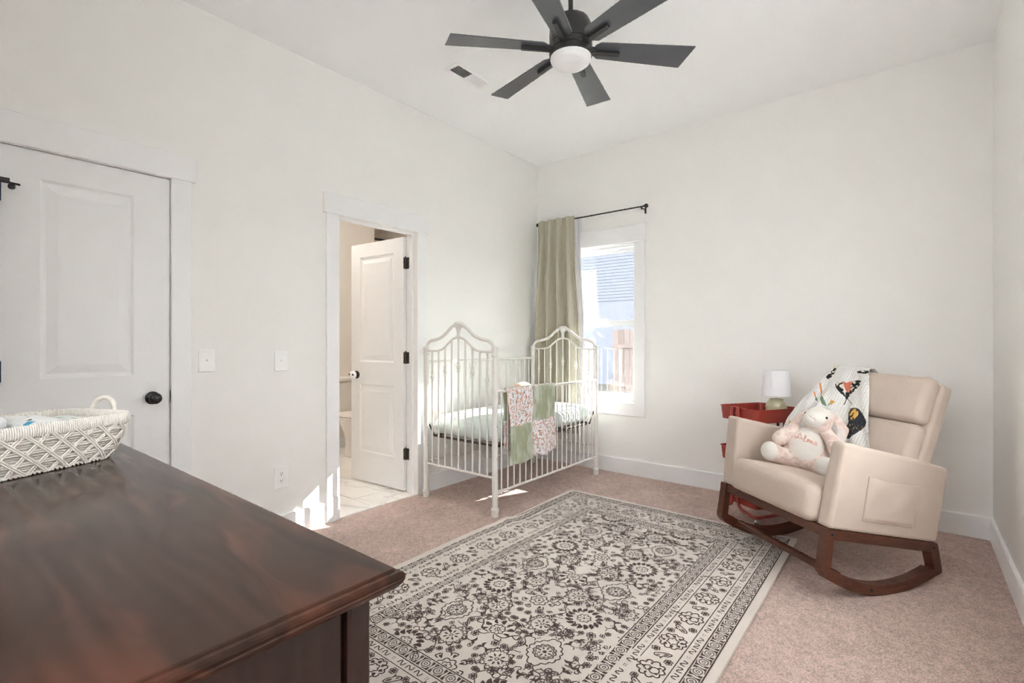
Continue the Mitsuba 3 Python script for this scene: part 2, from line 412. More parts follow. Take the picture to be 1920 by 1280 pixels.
def casing(parent, ya, yb, zt, ax='left'):
    """flat craftsman casing round a doorway of wall_left"""
    put('side_casing', box(0, .019, ya - .088, ya + .004, 0, zt + .002, .002), 'm_trim', parent=parent)
    put('side_casing', box(0, .019, yb - .004, yb + .088, 0, zt + .002, .002), 'm_trim', parent=parent)
    put('head_casing', box(0, .026, ya - .11, yb + .11, zt, zt + .137, .002), 'm_trim', parent=parent)

# door_1: closed, two-panel
d1 = thing('door_1', kind='structure')
casing(d1, D1A, D1B, D1T)
put('jamb', cat_([box(-.075, .0, D1A - .015, D1A, 0, D1T + .015), box(-.075, 0, D1B, D1B + .015, 0, D1T + .015), box(-.075, 0, D1A, D1B, D1T, D1T + .015)]), 'm_trim', parent=d1)
w1 = D1B - D1A - .010
leaf, pan = door_leaf(w1, 2.046, .035, [(.145, w1 - .155, 1.025, 1.925), (.145, w1 - .155, .25, .825)])
# local x -> +y of the room, local y -> -x
M1 = [[0, -1, 0], [1, 0, 0], [0, 0, 1]]
def place1(m):
    m = tm(m.to_mesh().vert_properties[:, :3], m.to_mesh().tri_verts) if hasattr(m, 'to_mesh') else m
    return move(swap(m, M1), [-.006, D1A + .005, .012])
lf1 = put('leaf', place1(leaf), 'm_trim', parent=d1)
for p in pan[0::2]: put('panel', place1(p), 'm_trim', parent=lf1)
def knob_profile():
    return [(.0, 0), (.031, 0), (.033, .003), (.031, .007), (.016, .011), (.012, .016), (.012, .028), (.018, .033), (.026, .040), (.029, .049), (.027, .058), (.018, .064), (.0, .066)]
kn = lathe(knob_profile(), 28)
KX = [[0, 0, 1], [1, 0, 0], [0, 1, 0]]      # axis z -> +x
put('knob', move(swap(kn, KX), [-.006, -3.352, .917]), 'm_black', 50, parent=lf1, label='round black door knob')
put('strike_plate', box(-.02, .0015, D1B - .006, D1B + .002, .885, .950), 'm_black', parent=d1)

# door_2: open doorway with the leaf swung into the bathroom
d2 = thing('door_2', kind='structure')
casing(d2, D2A, D2B, D2T)
put('plinth_block', box(0, .021, D2A - .09, D2A + .006, 0, .16, .002), 'm_trim', parent=d2)
put('jamb', cat_([box(-.12, .0, D2A - .018, D2A, 0, D2T + .018, .001), box(-.12, 0, D2B, D2B + .018, 0, D2T + .018, .001), box(-.12, 0, D2A, D2B, D2T, D2T + .018, .001)]), 'm_trim', parent=d2)
put('door_stop', cat_([box(-.075, -.04, D2A, D2A + .011, 0, D2T), box(-.075, -.04, D2B - .011, D2B, 0, D2T), box(-.075, -.04, D2A, D2B, D2T - .011, D2T)]), 'm_trim', parent=d2)
put('threshold', box(-.055, .004, D2A, D2B, -.004, .006, .002), 'm_marble', parent=d2)
leaf, pan = door_leaf(.665, 2.03, .035, [(.115, .55, 1.02, 1.915), (.115, .55, .25, .83)])
ang = math.radians(3.4)
u2 = np.array([-math.cos(ang), -math.sin(ang), 0]); n2 = np.array([-u2[1], u2[0], 0])  # n2 points to the far face (y+)
n2 = n2 if n2[1] > 0 else -n2
HP = np.array([-.128, -1.637, .014])
def place2(m):
    m = tm(m.to_mesh().vert_properties[:, :3], m.to_mesh().tri_verts) if hasattr(m, 'to_mesh') else m
    return move(swap(m, np.stack([u2, n2, [0, 0, 1]], 1)), HP)
lf2 = put('leaf', place2(leaf), 'm_trim', parent=d2)
for p in pan: put('panel', place2(p), 'm_trim', parent=lf2)
KP = HP + u2 * .585 + np.array([0, 0, .905])
k = swap(kn, np.stack([u2, [0, 0, 1], n2], 1))
put('knob', move(k, KP + n2 * .035), 'm_black', 50, parent=lf2, label='black door knob')
k = swap(lathe([(0, 0), (.032, 0), (.034, .004), (.030, .009), (.014, .012), (.013, .03), (0, .03)], 24), np.stack([u2, [0, 0, 1], -n2], 1))
kb = put('knob', move(k, KP), 'm_black', 50, parent=lf2, label='knob with a white child safety cover')
sp = trimesh.creation.icosphere(3, .034); sp.vertices = np.array(sp.vertices) * [1, .9, 1]
put('safety_cover', move(sp, KP - n2 * .046), 'm_white', True, parent=kb, label='white child safety knob cover')
hl = []
for d in ((.75, -.55, .1), (-.1, -.95, .25), (-.85, -.4, -.1)):
    d = np.array(d); d /= np.linalg.norm(d); e = trimesh.creation.icosphere(2, .008); hl.append(move(e, KP - n2 * .046 + (u2 * -d[0] + n2 * d[1] + np.array([0, 0, d[2]])) * .030))
put('cover_hole', cat_(hl), 'm_black', True, parent=kb)
for z in (1.835, 1.075, .305):
    plate = cat_([move(swap(box(-.001, .003, .0, .033, -.045, .045, .001), np.stack([-u2, n2, [0, 0, 1]], 1)), HP + [0, 0, z - HP[2]]),
                  box(-.118, -.085, D2B - .003, D2B + .001, z - .045, z + .045, .001),
                  move(lathe([(0, -.048), (.006, -.048), (.0065, -.044), (.0065, .044), (.006, .048), (.003, .054), (0, .055)], 12), [-.124, D2B - .008, z])])
    put('hinge', plate, 'm_bronze', 40, parent=d2, label='black butt hinge')

# window_1
wn = thing('window_1', kind='structure')
put('side_casing', box(WX0 - .1, WX0 + .002, -.02, 0, .532, WZ1 + .002, .002), 'm_trim', parent=wn)
put('side_casing', box(WX1 - .002, WX1 + .1, -.02, 0, .532, WZ1 + .002, .002), 'm_trim', parent=wn)
put('head_casing', box(WX0 - .116, WX1 + .116, -.026, 0, WZ1, WZ1 + .15, .002), 'm_trim', parent=wn)
put('apron', box(WX0, WX1, -.02, 0, .532, WZ0 + .002, .002), 'm_trim', parent=wn)
put('jamb', cat_([box(WX0, WX0 + .008, 0, .06, WZ0, WZ1), box(WX1 - .008, WX1, 0, .06, WZ0, WZ1), box(WX0, WX1, 0, .06, WZ1 - .008, WZ1), box(WX0, WX1, 0, .06, WZ0, WZ0 + .008)]), 'm_trim', parent=wn)
def frame(x0, x1, z0, z1, y0, y1, wl_, wr_, wt, wb_):
    return cat_([box(x0, x0 + wl_, y0, y1, z0, z1, .002), box(x1 - wr_, x1, y0, y1, z0, z1, .002), box(x0 + wl_ - .002, x1 - wr_ + .002, y0, y1, z1 - wt, z1, .002), box(x0 + wl_ - .002, x1 - wr_ + .002, y0, y1, z0, z0 + wb_, .002)])
put('frame', frame(WX0 + .008, WX1 - .008, WZ0 + .008, WZ1 - .008, .03, .13, .014, .014, .022, .02), 'm_vinyl', parent=wn)
lo_ = put('lower_sash', frame(WX0 + .022, WX1 - .022, .672, 1.405, .04, .072, .032, .016, .045, .055), 'm_vinyl', parent=wn)
put('pane', box(WX0 + .052, WX1 - .036, .0555, .0565, .725, 1.362), 'm_glass', parent=lo_)
up_ = put('upper_sash', frame(WX0 + .022, WX1 - .022, 1.345, 2.078, .078, .110, .028, .012, .038, .04), 'm_vinyl', parent=wn)
put('pane', box(WX0 + .048, WX1 - .032, .0935, .0945, 1.383, 2.042), 'm_glass', parent=up_)
put('sash_lock', cat_([box(.72 - .03, .72 + .03, .045, .068, 1.405, 1.412, .001), box(.72 - .012, .72 + .035, .05, .062, 1.412, 1.424, .002)]), 'm_vinyl', parent=lo_)
# fill windows added behind the camera to let in more sky light
for k, (a, b) in enumerate(ADDED_FW):
    w = thing(f'window_{k + 2}', kind='structure')
    put('frame', move(frame(a, b, 1.0, 2.6, 0, .08, .045, .045, .045, .045), [0, YS - .11, 0]), 'm_vinyl', parent=w)
    put('meeting_rail', box(a + .04, b - .04, YS - .10, YS - .05, 1.78, 1.83), 'm_vinyl', parent=w)
    put('pane', box(a + .03, b - .03, YS - .076, YS - .075, 1.03, 2.57), 'm_clear_glass', parent=w)
    put('casing', move(frame(a - .09, b + .09, .91, 2.74, 0, .02, .09, .09, .14, .09), [0, YS, 0]), 'm_trim', parent=w)
w = thing('window_3', kind='structure')  # unseen right-wall window, its place chosen for the light it gives
fr = frame(UNSEEN_RW[0], UNSEEN_RW[1], .70, 2.05, 0, .08, .045, .045, .045, .045)
put('frame', move(swap(fr, [[0, 1, 0], [1, 0, 0], [0, 0, 1]]), [W + .03, 0, 0]), 'm_vinyl', parent=w)
put('meeting_rail', box(W + .05, W + .09, UNSEEN_RW[0] + .04, UNSEEN_RW[1] - .04, 1.34, 1.39), 'm_vinyl', parent=w)
put('pane', box(W + .07, W + .071, UNSEEN_RW[0] + .03, UNSEEN_RW[1] - .03, .73, 2.02), 'm_clear_glass', parent=w)
fr = frame(UNSEEN_RW[0] - .09, UNSEEN_RW[1] + .09, .61, 2.19, 0, .02, .09, .09, .14, .09)
put('casing', move(swap(fr, [[0, 1, 0], [1, 0, 0], [0, 0, 1]]), [W - .02, 0, 0]), 'm_trim', parent=w)

# ------------------------------------------------------------------ the bathroom behind door_2
bf = put('floor_bathroom', box(-3.0, -.05, -2.95, .02, -.06, -.006), 'm_grout', kind='structure')
for ix, x0 in enumerate(np.arange(-2.1, -.06, .605)):
    for iy in range(8):
        y0 = -2.9 + iy * .303
        x1 = min(x0 + .6, -.056)
        put('tile', box(x0, x1, y0, y0 + .3, -.02, .0, .001), 'm_marble', parent=bf)
put('wall_bathroom_west', box(-2.14, -2.02, -2.95, -.56, -.02, 2.75), 'm_bath_wall', kind='structure')
put('wall_bathroom_recess', box(-3.0, -2.9, -.66, .02, -.02, 2.75), 'm_bath_wall', kind='structure')
put('wall_bathroom_side', box(-2.95, -2.02, -.66, -.56, -.02, 2.75), 'm_bath_wall', kind='structure')
put('wall_bathroom_south', box(-2.14, -.12, -3.05, -2.93, -.02, 2.75), 'm_bath_wall', kind='structure')
put('wall_bathroom_north', box(-3.0, -.12, -.012, .001, -.02, 2.75), 'm_bath_tile', kind='structure')
put('ceiling_bathroom', box(-3.0, -.12, -3.05, .02, 2.75, 2.85), 'm_ceiling', kind='structure')
put('baseboard_bathroom', box(-2.02, -2.005, -2.93, -.56, 0, .13, .003), 'm_trim', kind='structure')
# unseen bathroom ceiling lamp, placed to give the warm light behind the door
bl = thing('bathroom_ceiling_light', 'unseen round flush ceiling lamp lighting the small bathroom behind the open door', 'light')
put('mount', lathe([(0, 2.75), (.15, 2.75), (.15, 2.73), (.13, 2.72), (0, 2.72)], 28, (-1.0, -1.9, 0)), 'm_bronze', 40, parent=bl)
g = put('globe', lathe([(0, 2.64), (.06, 2.645), (.11, 2.665), (.13, 2.70), (.13, 2.718), (0, 2.719)], 28, (-1.0, -1.9, 0)), 'm_diffuser', 40, parent=bl)
scene[g]['emitter'] = {'type': 'area', 'radiance': rgb(8.8, 8.3, 7.7)}
# toilet against the west wall
to = thing('toilet', 'pale toilet glimpsed between the jamb and the open bathroom door', 'toilet')
ty = -1.12
put('tank', move(rbox(.19, .46, .38, .03, 4, 2), [-1.915, ty, .575]), 'm_porcelain', 40, parent=to)
put('tank_lid', move(rbox(.215, .49, .04, .015, 3, 2), [-1.91, ty, .787]), 'm_porcelain', 40, parent=to)
def oval(x, a, b, z, n=36):
    t = np.arange(n) * 2 * math.pi / n
    return np.stack([x + a * np.cos(t), ty + b * np.sin(t), np.full(n, z)], 1)
put('bowl', rings([oval(-1.52, .17, .115, 0), oval(-1.52, .175, .12, .02), oval(-1.54, .15, .10, .12), oval(-1.53, .17, .115, .22), oval(-1.51, .235, .16, .33), oval(-1.50, .265, .185, .385), oval(-1.50, .26, .18, .40)]), 'm_porcelain', 40, parent=to)
put('seat', rings([oval(-1.50, .262, .185, .402), oval(-1.50, .270, .192, .408), oval(-1.50, .270, .192, .418), oval(-1.50, .255, .18, .424)]), 'm_porcelain', 40, parent=to)
put('seat_lid', rings([oval(-1.51, .265, .188, .426), oval(-1.51, .272, .194, .432), oval(-1.51, .268, .19, .444), oval(-1.51, .22, .15, .450)]), 'm_porcelain', 40, parent=to)
put('shower_rod', tube([(-2.10, -.555, 2.47), (-2.10, -.02, 2.47)], .014, 10), 'm_black', 40, label='black shower rod high in the bathroom recess above the open door', cat='shower rod')

# ------------------------------------------------------------------ outside the window
put('ground', box(-40, 40, .2, 45, -.5, -.35), 'm_ground', kind='structure')
nh = thing('neighbor_house', 'pale blue-grey clapboard house across the yard seen through the window', 'house')
put('lower_wall', box(-16, 2, 12.03, 18, -.4, 2.68), 'm_skirt', parent=nh)
first = None
for k in range(26):
    z0 = 2.68 + k * .112
    if first is None:
        R = [[(x, 12.0, 0), (x, 12.02, .117), (x, 12.04, .117), (x, 12.04, 0)] for x in (-16, 2)]
        first = put('siding_board', rings(R), 'm_siding', parent=nh, to_world=T().translate([0, 0, z0]))
    else: again(first, 'siding_board', T().translate([0, 0, z0]), nh)
put('upper_wall', box(-16, 2, 12.04, 18, 2.6, 5.62), 'm_skirt', parent=nh)
put('roof', rings([[(x, 11.6, 5.5), (x, 15, 7.1), (x, 18.4, 5.5), (x, 18.4, 5.35), (x, 15, 6.9), (x, 11.6, 5.35)] for x in (-16.4, 2.4)]), 'm_roof', parent=nh)
wf = thing('wood_fence', 'reddish-brown board fence in the yard seen through the lower sash', 'fence')
pk = None
for k in range(36):
    x0 = -2.75 + k * .152
    if pk is None: pk = put('board', box(0, .140, 7.0, 7.02, -.36, 1.50, .004), 'm_fence', parent=wf, to_world=T().translate([x0, 0, 0]))
    else:
        q = again(pk, 'board', T().translate([x0, 0, .012 * ((k * 7) % 3 - 1)]), wf)
        if k % 3 == 1: scene[q]['bsdf'] = {'type': 'ref', 'id': 'm_fence_dark'}
for z in (.1, 1.05): put('rail', box(-2.75, 2.7, 6.96, 6.999, z, z + .09), 'm_fence', parent=wf)

# ------------------------------------------------------------------ wall plates
def plate(y, z, kind, label):
    if kind == 'switch':
        t = thing('light_switch', label, 'light switch')
        put('plate', box(0, .0070, y - .041, y + .041, z - .062, z + .062, .003), 'm_white', parent=t)
        put('toggle', swap_box(y, z), 'm_white', parent=t)
        for s in (-.03, .03): put('screw', move(swap(lathe([(0, 0), (.0035, 0), (.003, .001), (0, .0012)], 10), KX), [.0054, y, z + s]), 'm_screw', 40, parent=t)
    else:
        t = thing('wall_outlet', label, 'outlet')
        put('plate', box(0, .0070, y - .045, y + .045, z - .067, z + .067, .003), 'm_white', parent=t)
        for s in (-.0225, .0225):
            r = put('receptacle', move(swap(rec_shape(), KX), [.004, y, z + s]), 'm_white', 40, parent=t)
            put('slots', cat_([box(.0075, .0085, y - .0075, y - .0045, z + s - .002, z + s + .008), box(.0075, .0085, y + .0045, y + .0070, z + s - .001, z + s + .007),
                               move(swap(lathe([(0, 0), (.0028, 0), (.0028, .001), (0, .001)], 10), KX), [.0075, y, z + s - .009])]), 'm_dark_hole', parent=r, label='dark slots')
        put('screw', move(swap(lathe([(0, 0), (.0035, 0), (.003, .001), (0, .0012)], 10), KX), [.0054, y, z]), 'm_screw', 40, parent=t)
def swap_box(y, z):
    return cat_([box(.004, .007, y - .006, y + .006, z - .012, z + .012), trimesh.convex.convex_hull(np.array([(.005, y + a, z + b) for a in (-.0045, .0045) for b in (-.006, .006)] + [(.019, y + a, z + b) for a in (-.0035, .0035) for b in (.006, .012)]))])
def rec_shape():
    a = np.linspace(0, 2 * math.pi, 28, endpoint=False)
    P = np.stack([.0172 * np.cos(a), np.clip(.0172 * np.sin(a), -.0138, .0138)], 1)
    return prism(P, 0, .0038)
plate(-3.103, 1.099, 'switch', 'white toggle light switch on the wall beside the closed door')
plate(-2.689, 1.086, 'switch', 'white toggle light switch above the outlet, near the bathroom door casing')
plate(-2.688, .367, 'outlet', 'white double wall outlet low on the wall left of the bathroom doorway')

# ceiling vent
cv = thing('ceiling_vent', 'white rectangular ceiling air register with louvers beside the fan', 'vent')
vx0, vx1, vy0, vy1 = .600, .738, -1.885, -1.540
put('frame', cat_([box(vx0, vx0 + .026, vy0, vy1, H - .007, H, .002), box(vx1 - .026, vx1, vy0, vy1, H - .007, H, .002), box(vx0, vx1, vy0, vy0 + .03, H - .007, H, .002), box(vx0, vx1, vy1 - .03, vy1, H - .007, H, .002), box(vx0 + .02, vx1 - .02, (vy0 + vy1) / 2 - .006, (vy0 + vy1) / 2 + .006, H - .006, H)]), 'm_white', parent=cv)
put('throat', box(vx0 + .02, vx1 - .02, vy0 + .025, vy1 - .025, H - .0005, H + .0), 'm_dark_hole', parent=cv)  # flat dark sheet in place of the shaded duct behind the louvers
sl = []
for k in range(11):
    for half, tilt in ((0, -1), (1, 1)):
        y = (vy0 + .036 + k * .0125) if half == 0 else (vy1 - .036 - k * .0125)
        b = box(vx0 + .024, vx1 - .024, -.0006, .0006, -.0052, .0052)
        b.apply_transform(trimesh.transformations.rotation_matrix(tilt * math.radians(48), [1, 0, 0])); sl.append(move(b, [0, y, H - .0045]))
put('louvers', cat_(sl), 'm_white', parent=cv, kind='stuff')

# ------------------------------------------------------------------ ceiling fan
FC, FZ = np.array([1.734, -2.101, .030]), 2.62
fan = thing('ceiling_fan', 'black six-blade ceiling fan with a frosted white light hanging from the ceiling', 'ceiling fan')
put('canopy', lathe([(0, H - .07), (.02, H - .07), (.045, H - .06), (.066, H - .03), (.07, H), (0, H)], 32, FC * [1, 1, 0]), 'm_fan_black', 40, parent=fan)
put('downrod', tube([FC + [0, 0, 2.78], FC + [0, 0, H - .08]], .0115, 14), 'm_fan_black', 40, parent=fan)
put('coupling', lathe([(0, 2.765), (.024, 2.765), (.025, 2.778), (.02, 2.79), (.0125, 2.797), (0, 2.797)], 24, FC), 'm_fan_black', 40, parent=fan)
put('motor_housing', lathe([(0, 2.63), (.102, 2.63), (.104, 2.64), (.104, 2.69), (.100, 2.72), (.088, 2.745), (.066, 2.760), (.03, 2.768), (0, 2.768)], 40, FC), 'm_fan_black', 35, parent=fan)
put('blade_hub', lathe([(0, 2.597), (.100, 2.597), (.105, 2.601), (.105, 2.625), (.101, 2.629), (0, 2.629)], 40, FC), 'm_fan_black', 35, parent=fan)
put('light_ring', lathe([(0, 2.566), (.099, 2.566), (.104, 2.570), (.105, 2.590), (.102, 2.595), (0, 2.595)], 40, FC), 'm_fan_black', 35, parent=fan)
put('light_cover', lathe([(0, 2.523), (.046, 2.525), (.078, 2.532), (.094, 2.545), (.0995, 2.557), (.0995, 2.569), (0, 2.569)], 44, FC), 'm_diffuser', 35, parent=fan, label='frosted white light cover')
bl_poly = [(.118, -.028), (.142, -.05), (.612, -.070), (.586, .070), (.142, .05), (.118, .028)]
blade0 = prism(bl_poly, -.003, .003)
iron0 = cat_([box(.092, .245, -.011, .011, -.022, -.003, .002), box(.085, .128, -.02, .02, -.018, .004, .002)])
pitch = trimesh.transformations.rotation_matrix(math.radians(-12), [1, 0, 0])
blade0.apply_transform(pitch); iron0.apply_transform(pitch)
sb = si_ = None
for k in range(6):
    a = 46 + 60 * k + (-5 if k == 2 else 0) * 0
    tw = T().translate((FC + [0, 0, 2.613]).tolist()).rotate([0, 0, 1], a)
    b = put('blade', blade0, 'm_fan_blade', parent=fan, to_world=tw) if sb is None else again(sb, 'blade', tw, fan)
    i = put('blade_iron', iron0, 'm_fan_black', parent=b, to_world=tw) if si_ is None else again(si_, 'blade_iron', tw, b)
    sb, si_ = sb or b, si_ or i

# ------------------------------------------------------------------ curtain rod and curtain
ROD_Y, ROD_Z = -.088, 2.388
rod = thing('curtain_rod', 'thin black curtain rod with ball finials above the window', 'curtain rod')
put('pole', tube([(.09, ROD_Y, ROD_Z), (1.225, ROD_Y, ROD_Z)], .0065, 10), 'm_black', 40, parent=rod)
ball = lathe([(0, -.019), (.008, -.0175), (.015, -.012), (.018, -.004), (.018, .004), (.014, .012), (.008, .017), (.008, .024), (0, .024)], 18)
put('finial', move(swap(ball, KX), [.078, ROD_Y, ROD_Z]), 'm_black', 50, parent=rod)
put('finial', move(swap(ball, [[0, 0, -1], [1, 0, 0], [0, -1, 0]]), [1.238, ROD_Y, ROD_Z]), 'm_black', 50, parent=rod)
for x in (.105, 1.195):
    put('bracket', cat_([box(x - .006, x + .006, ROD_Y - .006, -.001, ROD_Z - .016, ROD_Z - .008, .001), box(x - .008, x + .008, -.004, 0, ROD_Z - .045, ROD_Z + .012, .001),
                         tube([(x, ROD_Y + .009 * math.cos(t), ROD_Z + .009 * math.sin(t)) for t in np.linspace(-math.pi, .6, 12)], .003, 6), box(x - .003, x + .003, ROD_Y - .003, ROD_Y + .003, ROD_Z - .028, ROD_Z - .008)]), 'm_black', parent=rod)
cu = thing('curtain', 'sage green curtain panel with pale lining, pushed to the left of the window', 'curtain')
CZ0, CZ1 = .33, 2.408
def curtain(x_off0, x_off1, dy, wamp, nu=110, nv=70, flare=0):
    u, v = np.meshgrid(np.linspace(0, 1, nu), np.linspace(0, 1, nv), indexing='ij')
    z = CZ1 + (CZ0 - CZ1) * v
    x = (.100 + x_off0) + (.430 - x_off0 + x_off1) * u
    spread = smooth01(v * 1.6)
    x = x + (u - .5) * .11 * spread + flare * u * v
    amp = (.019 + .012 * smooth01(v * 2.2)) * wamp
    ph = 2 * math.pi * (4.4 * u + .10 + .10 * np.sin(2.3 * v + 4 * u))
    y = ROD_Y + dy + amp * (np.sin(ph) + .38 * np.sin(2 * ph + .8) + .15 * np.sin(5 * ph + 9 * v)) + .009 * np.sin(2 * ph + 1.3 + 2 * v) * smooth01(v * 4 - .2)
    x = x + .010 * np.sin(ph * 1.0 + 1.2) * smooth01(v * 4)
    
    return np.stack([x, y, z], -1)
def smooth01(t):
    t = np.clip(t, 0, 1); return t * t * (3 - 2 * t)
P = curtain(0, 0, -.042, 1.0)
m, _ = sheet(P, .0025)
put('panel', m, 'm_sage', True, parent=cu)
P2 = curtain(.02, .024, .030, .5, flare=.0)
m, _ = sheet(P2, .002)
put('lining', m, 'm_lining', True, parent=cu, label='white lining')

# ------------------------------------------------------------------ crib
crib = thing('crib', 'white iron crib with arched spindle ends under the window', 'crib')
CX0, CX1, CY0, CY1 = .092, .800, -1.590, -.190
foot = lathe([(0, 0), (.024, 0), (.0255, .006), (.024, .03), (.026, .036), (.029, .044), (.027, .054), (.021, .060), (0, .061)], 20)
post = lathe([(.0, .055), (.0205, .055), (.0205, 1.10), (.025, 1.104), (.026, 1.112), (.022, 1.118), (.022, 1.145), (.026, 1.152), (.025, 1.160), (.019, 1.166), (.012, 1.172), (0, 1.173)], 20)
for x in (CX0, CX1):
    for y in (CY0, CY1):
        p = put('post', move(post, [x, y, 0]), 'm_white_metal', 40, parent=crib)
        put('foot', move(foot, [x, y, 0]), 'm_white_metal', 40, parent=p)
        for z in (.62, .40): put('bolt', move(lathe([(0, -.002), (.004, -.002), (.004, .002), (0, .002)], 8), [x + .02, y, z]), 'm_spring', parent=p)
cxm, hw = (CX0 + CX1) / 2, (CX1 - CX0) / 2
S_out = [(0, 1.337), (.07, 1.334), (.14, 1.324), (.24, 1.302), (.38, 1.264), (.52, 1.236), (.68, 1.221), (.82, 1.213), (.91, 1.197), (.965, 1.172), (.992, 1.148)]
S_in = [(0, 1.238), (.10, 1.232), (.2, 1.217), (.32, 1.186), (.46, 1.152), (.60, 1.138), (.75, 1.134), (.97, 1.134)]
def arch(S, y):
    L = [(cxm - s * hw, y, z) for s, z in S[::-1]] + [(cxm + s * hw, y, z) for s, z in S[1:]]
    return spline(L, 6)
zin = lambda s: float(np.interp(abs(s), [a for a, _ in S_in], [b for _, b in S_in]))
knot = lathe([(0, -.040), (.0075, -.040), (.0125, -.035), (.0130, -.031), (.0085, -.024), (.0080, -.020), (.0135, -.013), (.0155, -.004), (.0155, .004), (.0135, .013), (.0080, .020), (.0085, .024), (.0130, .031), (.0125, .035), (.0075, .040), (0, .040)], 14)
def rod_(p, q, r=.0072, sides=8): return tube([p, q], r, sides)
for y in (CY0, CY1):
    put('arch_rail', tube(arch(S_out, y), .0135, 12), 'm_white_metal', 50, parent=crib)
    put('inner_rail', tube(arch(S_in, y), .0088, 10), 'm_white_metal', 50, parent=crib)
    R = []
    for z, a, b in ((1.230, .026, .010), (1.244, .017, .011), (1.27, .015, .012), (1.295, .020, .014), (1.312, .036, .017), (1.330, .050, .018), (1.346, .044, .017), (1.354, .022, .010)):
        t = np.arange(16) * 2 * math.pi / 16
        R.append(np.stack([cxm + a * np.cos(t), y + b * np.sin(t), np.full(16, z)], 1))
    put('casting', rings(R), 'm_white_metal', 50, parent=crib)
    put('bottom_rail', rod_((CX0, y, .262), (CX1, y, .262), .0095, 10), 'm_white_metal', 50, parent=crib)
    for k in range(9):
        s = (k - 4) / 5.0
        x = cxm + s * hw
        sp = put('spindle', rod_((x, y, .26), (x, y, zin(s))), 'm_white_metal', 50, parent=crib)
        put('ferrule', move(lathe([(0, -.014), (.0085, -.014), (.0095, -.006), (.0085, .0), (.0062, .004), (0, .004)], 10), [x, y, zin(s) - .004]), 'm_white_metal', 50, parent=sp)
        if k % 2 == 0:
            put('knot', move(knot, [x, y, {0: .935, 2: .985, 4: 1.02, 6: .985, 8: .935}[k]]), 'm_white_metal', 50, parent=sp)
for x, zt, zb in ((CX1, .858, .160), (CX0, 1.045, .270)):
    put('side_rail', rod_((x, CY0 + .01, zt), (x, CY1 - .01, zt), .0115, 12), 'm_white_metal', 50, parent=crib)
    put('lower_rail', rod_((x, CY0 + .01, zb), (x, CY1 - .01, zb), .0095, 10), 'm_white_metal', 50, parent=crib)
    for y, s in ((CY0, 1), (CY1, -1)):
        for z in (zt, zb):
            put('joint', cat_([tube([(x, y + s * .014, z), (x, y + s * .05, z)], [.017, .0145], 12), box(x - .010, x + .010, y + s * .012, y + s * .026, z - .045, z + .022, .004)]), 'm_white_metal', 50, parent=crib)
    for k in range(19):
        y = CY0 + (k + 1) * (CY1 - CY0) / 20
        put('side_spindle', rod_((x, y, zb), (x, y, zt), .0056), 'm_white_metal', 50, parent=crib)
sf = put('spring_frame', cat_([box(.118, .132, CY0 + .06, CY1 - .06, .462, .478, .002), box(.762, .776, CY0 + .06, CY1 - .06, .462, .478, .002), box(.118, .776, CY0 + .052, CY0 + .066, .462, .478, .002), box(.118, .776, CY1 - .066, CY1 - .052, .462, .478, .002)] +
                              [box(.125, .77, y, y + .012, .466, .472) for y in np.arange(CY0 + .15, CY1 - .1, .16)]), 'm_spring', parent=crib, label='dark metal spring frame')
for x in (CX0, CX1):
    for y, s in ((CY0, 1), (CY1, -1)):
        sx = 1 if x < .4 else -1
        put('hanger', tube([(x + sx * .012, y + s * .012, .575), (x + sx * .018, y + s * .022, .55), (x + sx * .03, y + s * .055, .475)], .006, 8, squash=(1.3, .6)), 'm_spring', 40, parent=sf)

def matt(P):
    h = np.clip(P[:, 2] / .075, -1, 1)
    q = P.copy()
    q[:, 2] += .022 * np.maximum(h, 0) * (1 - (P[:, 1] / .68) ** 4) * (1 - (P[:, 0] / .34) ** 4)
    e = meshkit.fbm(P * [18, 18, 6] + 5, 3, seed=3) - .5
    edge = np.clip((np.abs(P[:, 1]) - .42) / .2, 0, 1) + np.clip((np.abs(P[:, 0]) - .24) / .1, 0, 1) * .4
    q += np.stack([e, e, e * .3], 1) * (.022 * edge)[:, None]
    q[:, :2] *= (1 + .03 * (1 - h[:, None] ** 2))
    return q
put('crib_mattress', move(rbox(.618, 1.285, .150, .055, 5, 26, matt), [.440, -.89, .556]), 'm_mint', True, label='crib mattress in a pale mint fitted sheet inside the white crib', cat='mattress')
def lump(P):
    r = P / np.linalg.norm(P, axis=1, keepdims=True)
    return P * (1 + .10 * (meshkit.fbm(r * 2.2 + 3, 3, seed=8)[:, None] - .5))
pm = trimesh.creation.icosphere(4, 1.0); pm.vertices = lump(np.array(pm.vertices)) * [.115, .125, .12]
put('plush_cushion', move(pm, [.44, -.80, .738]), 'm_peach', True, label='fuzzy peach cushion on the crib mattress behind the quilt', cat='cushion')

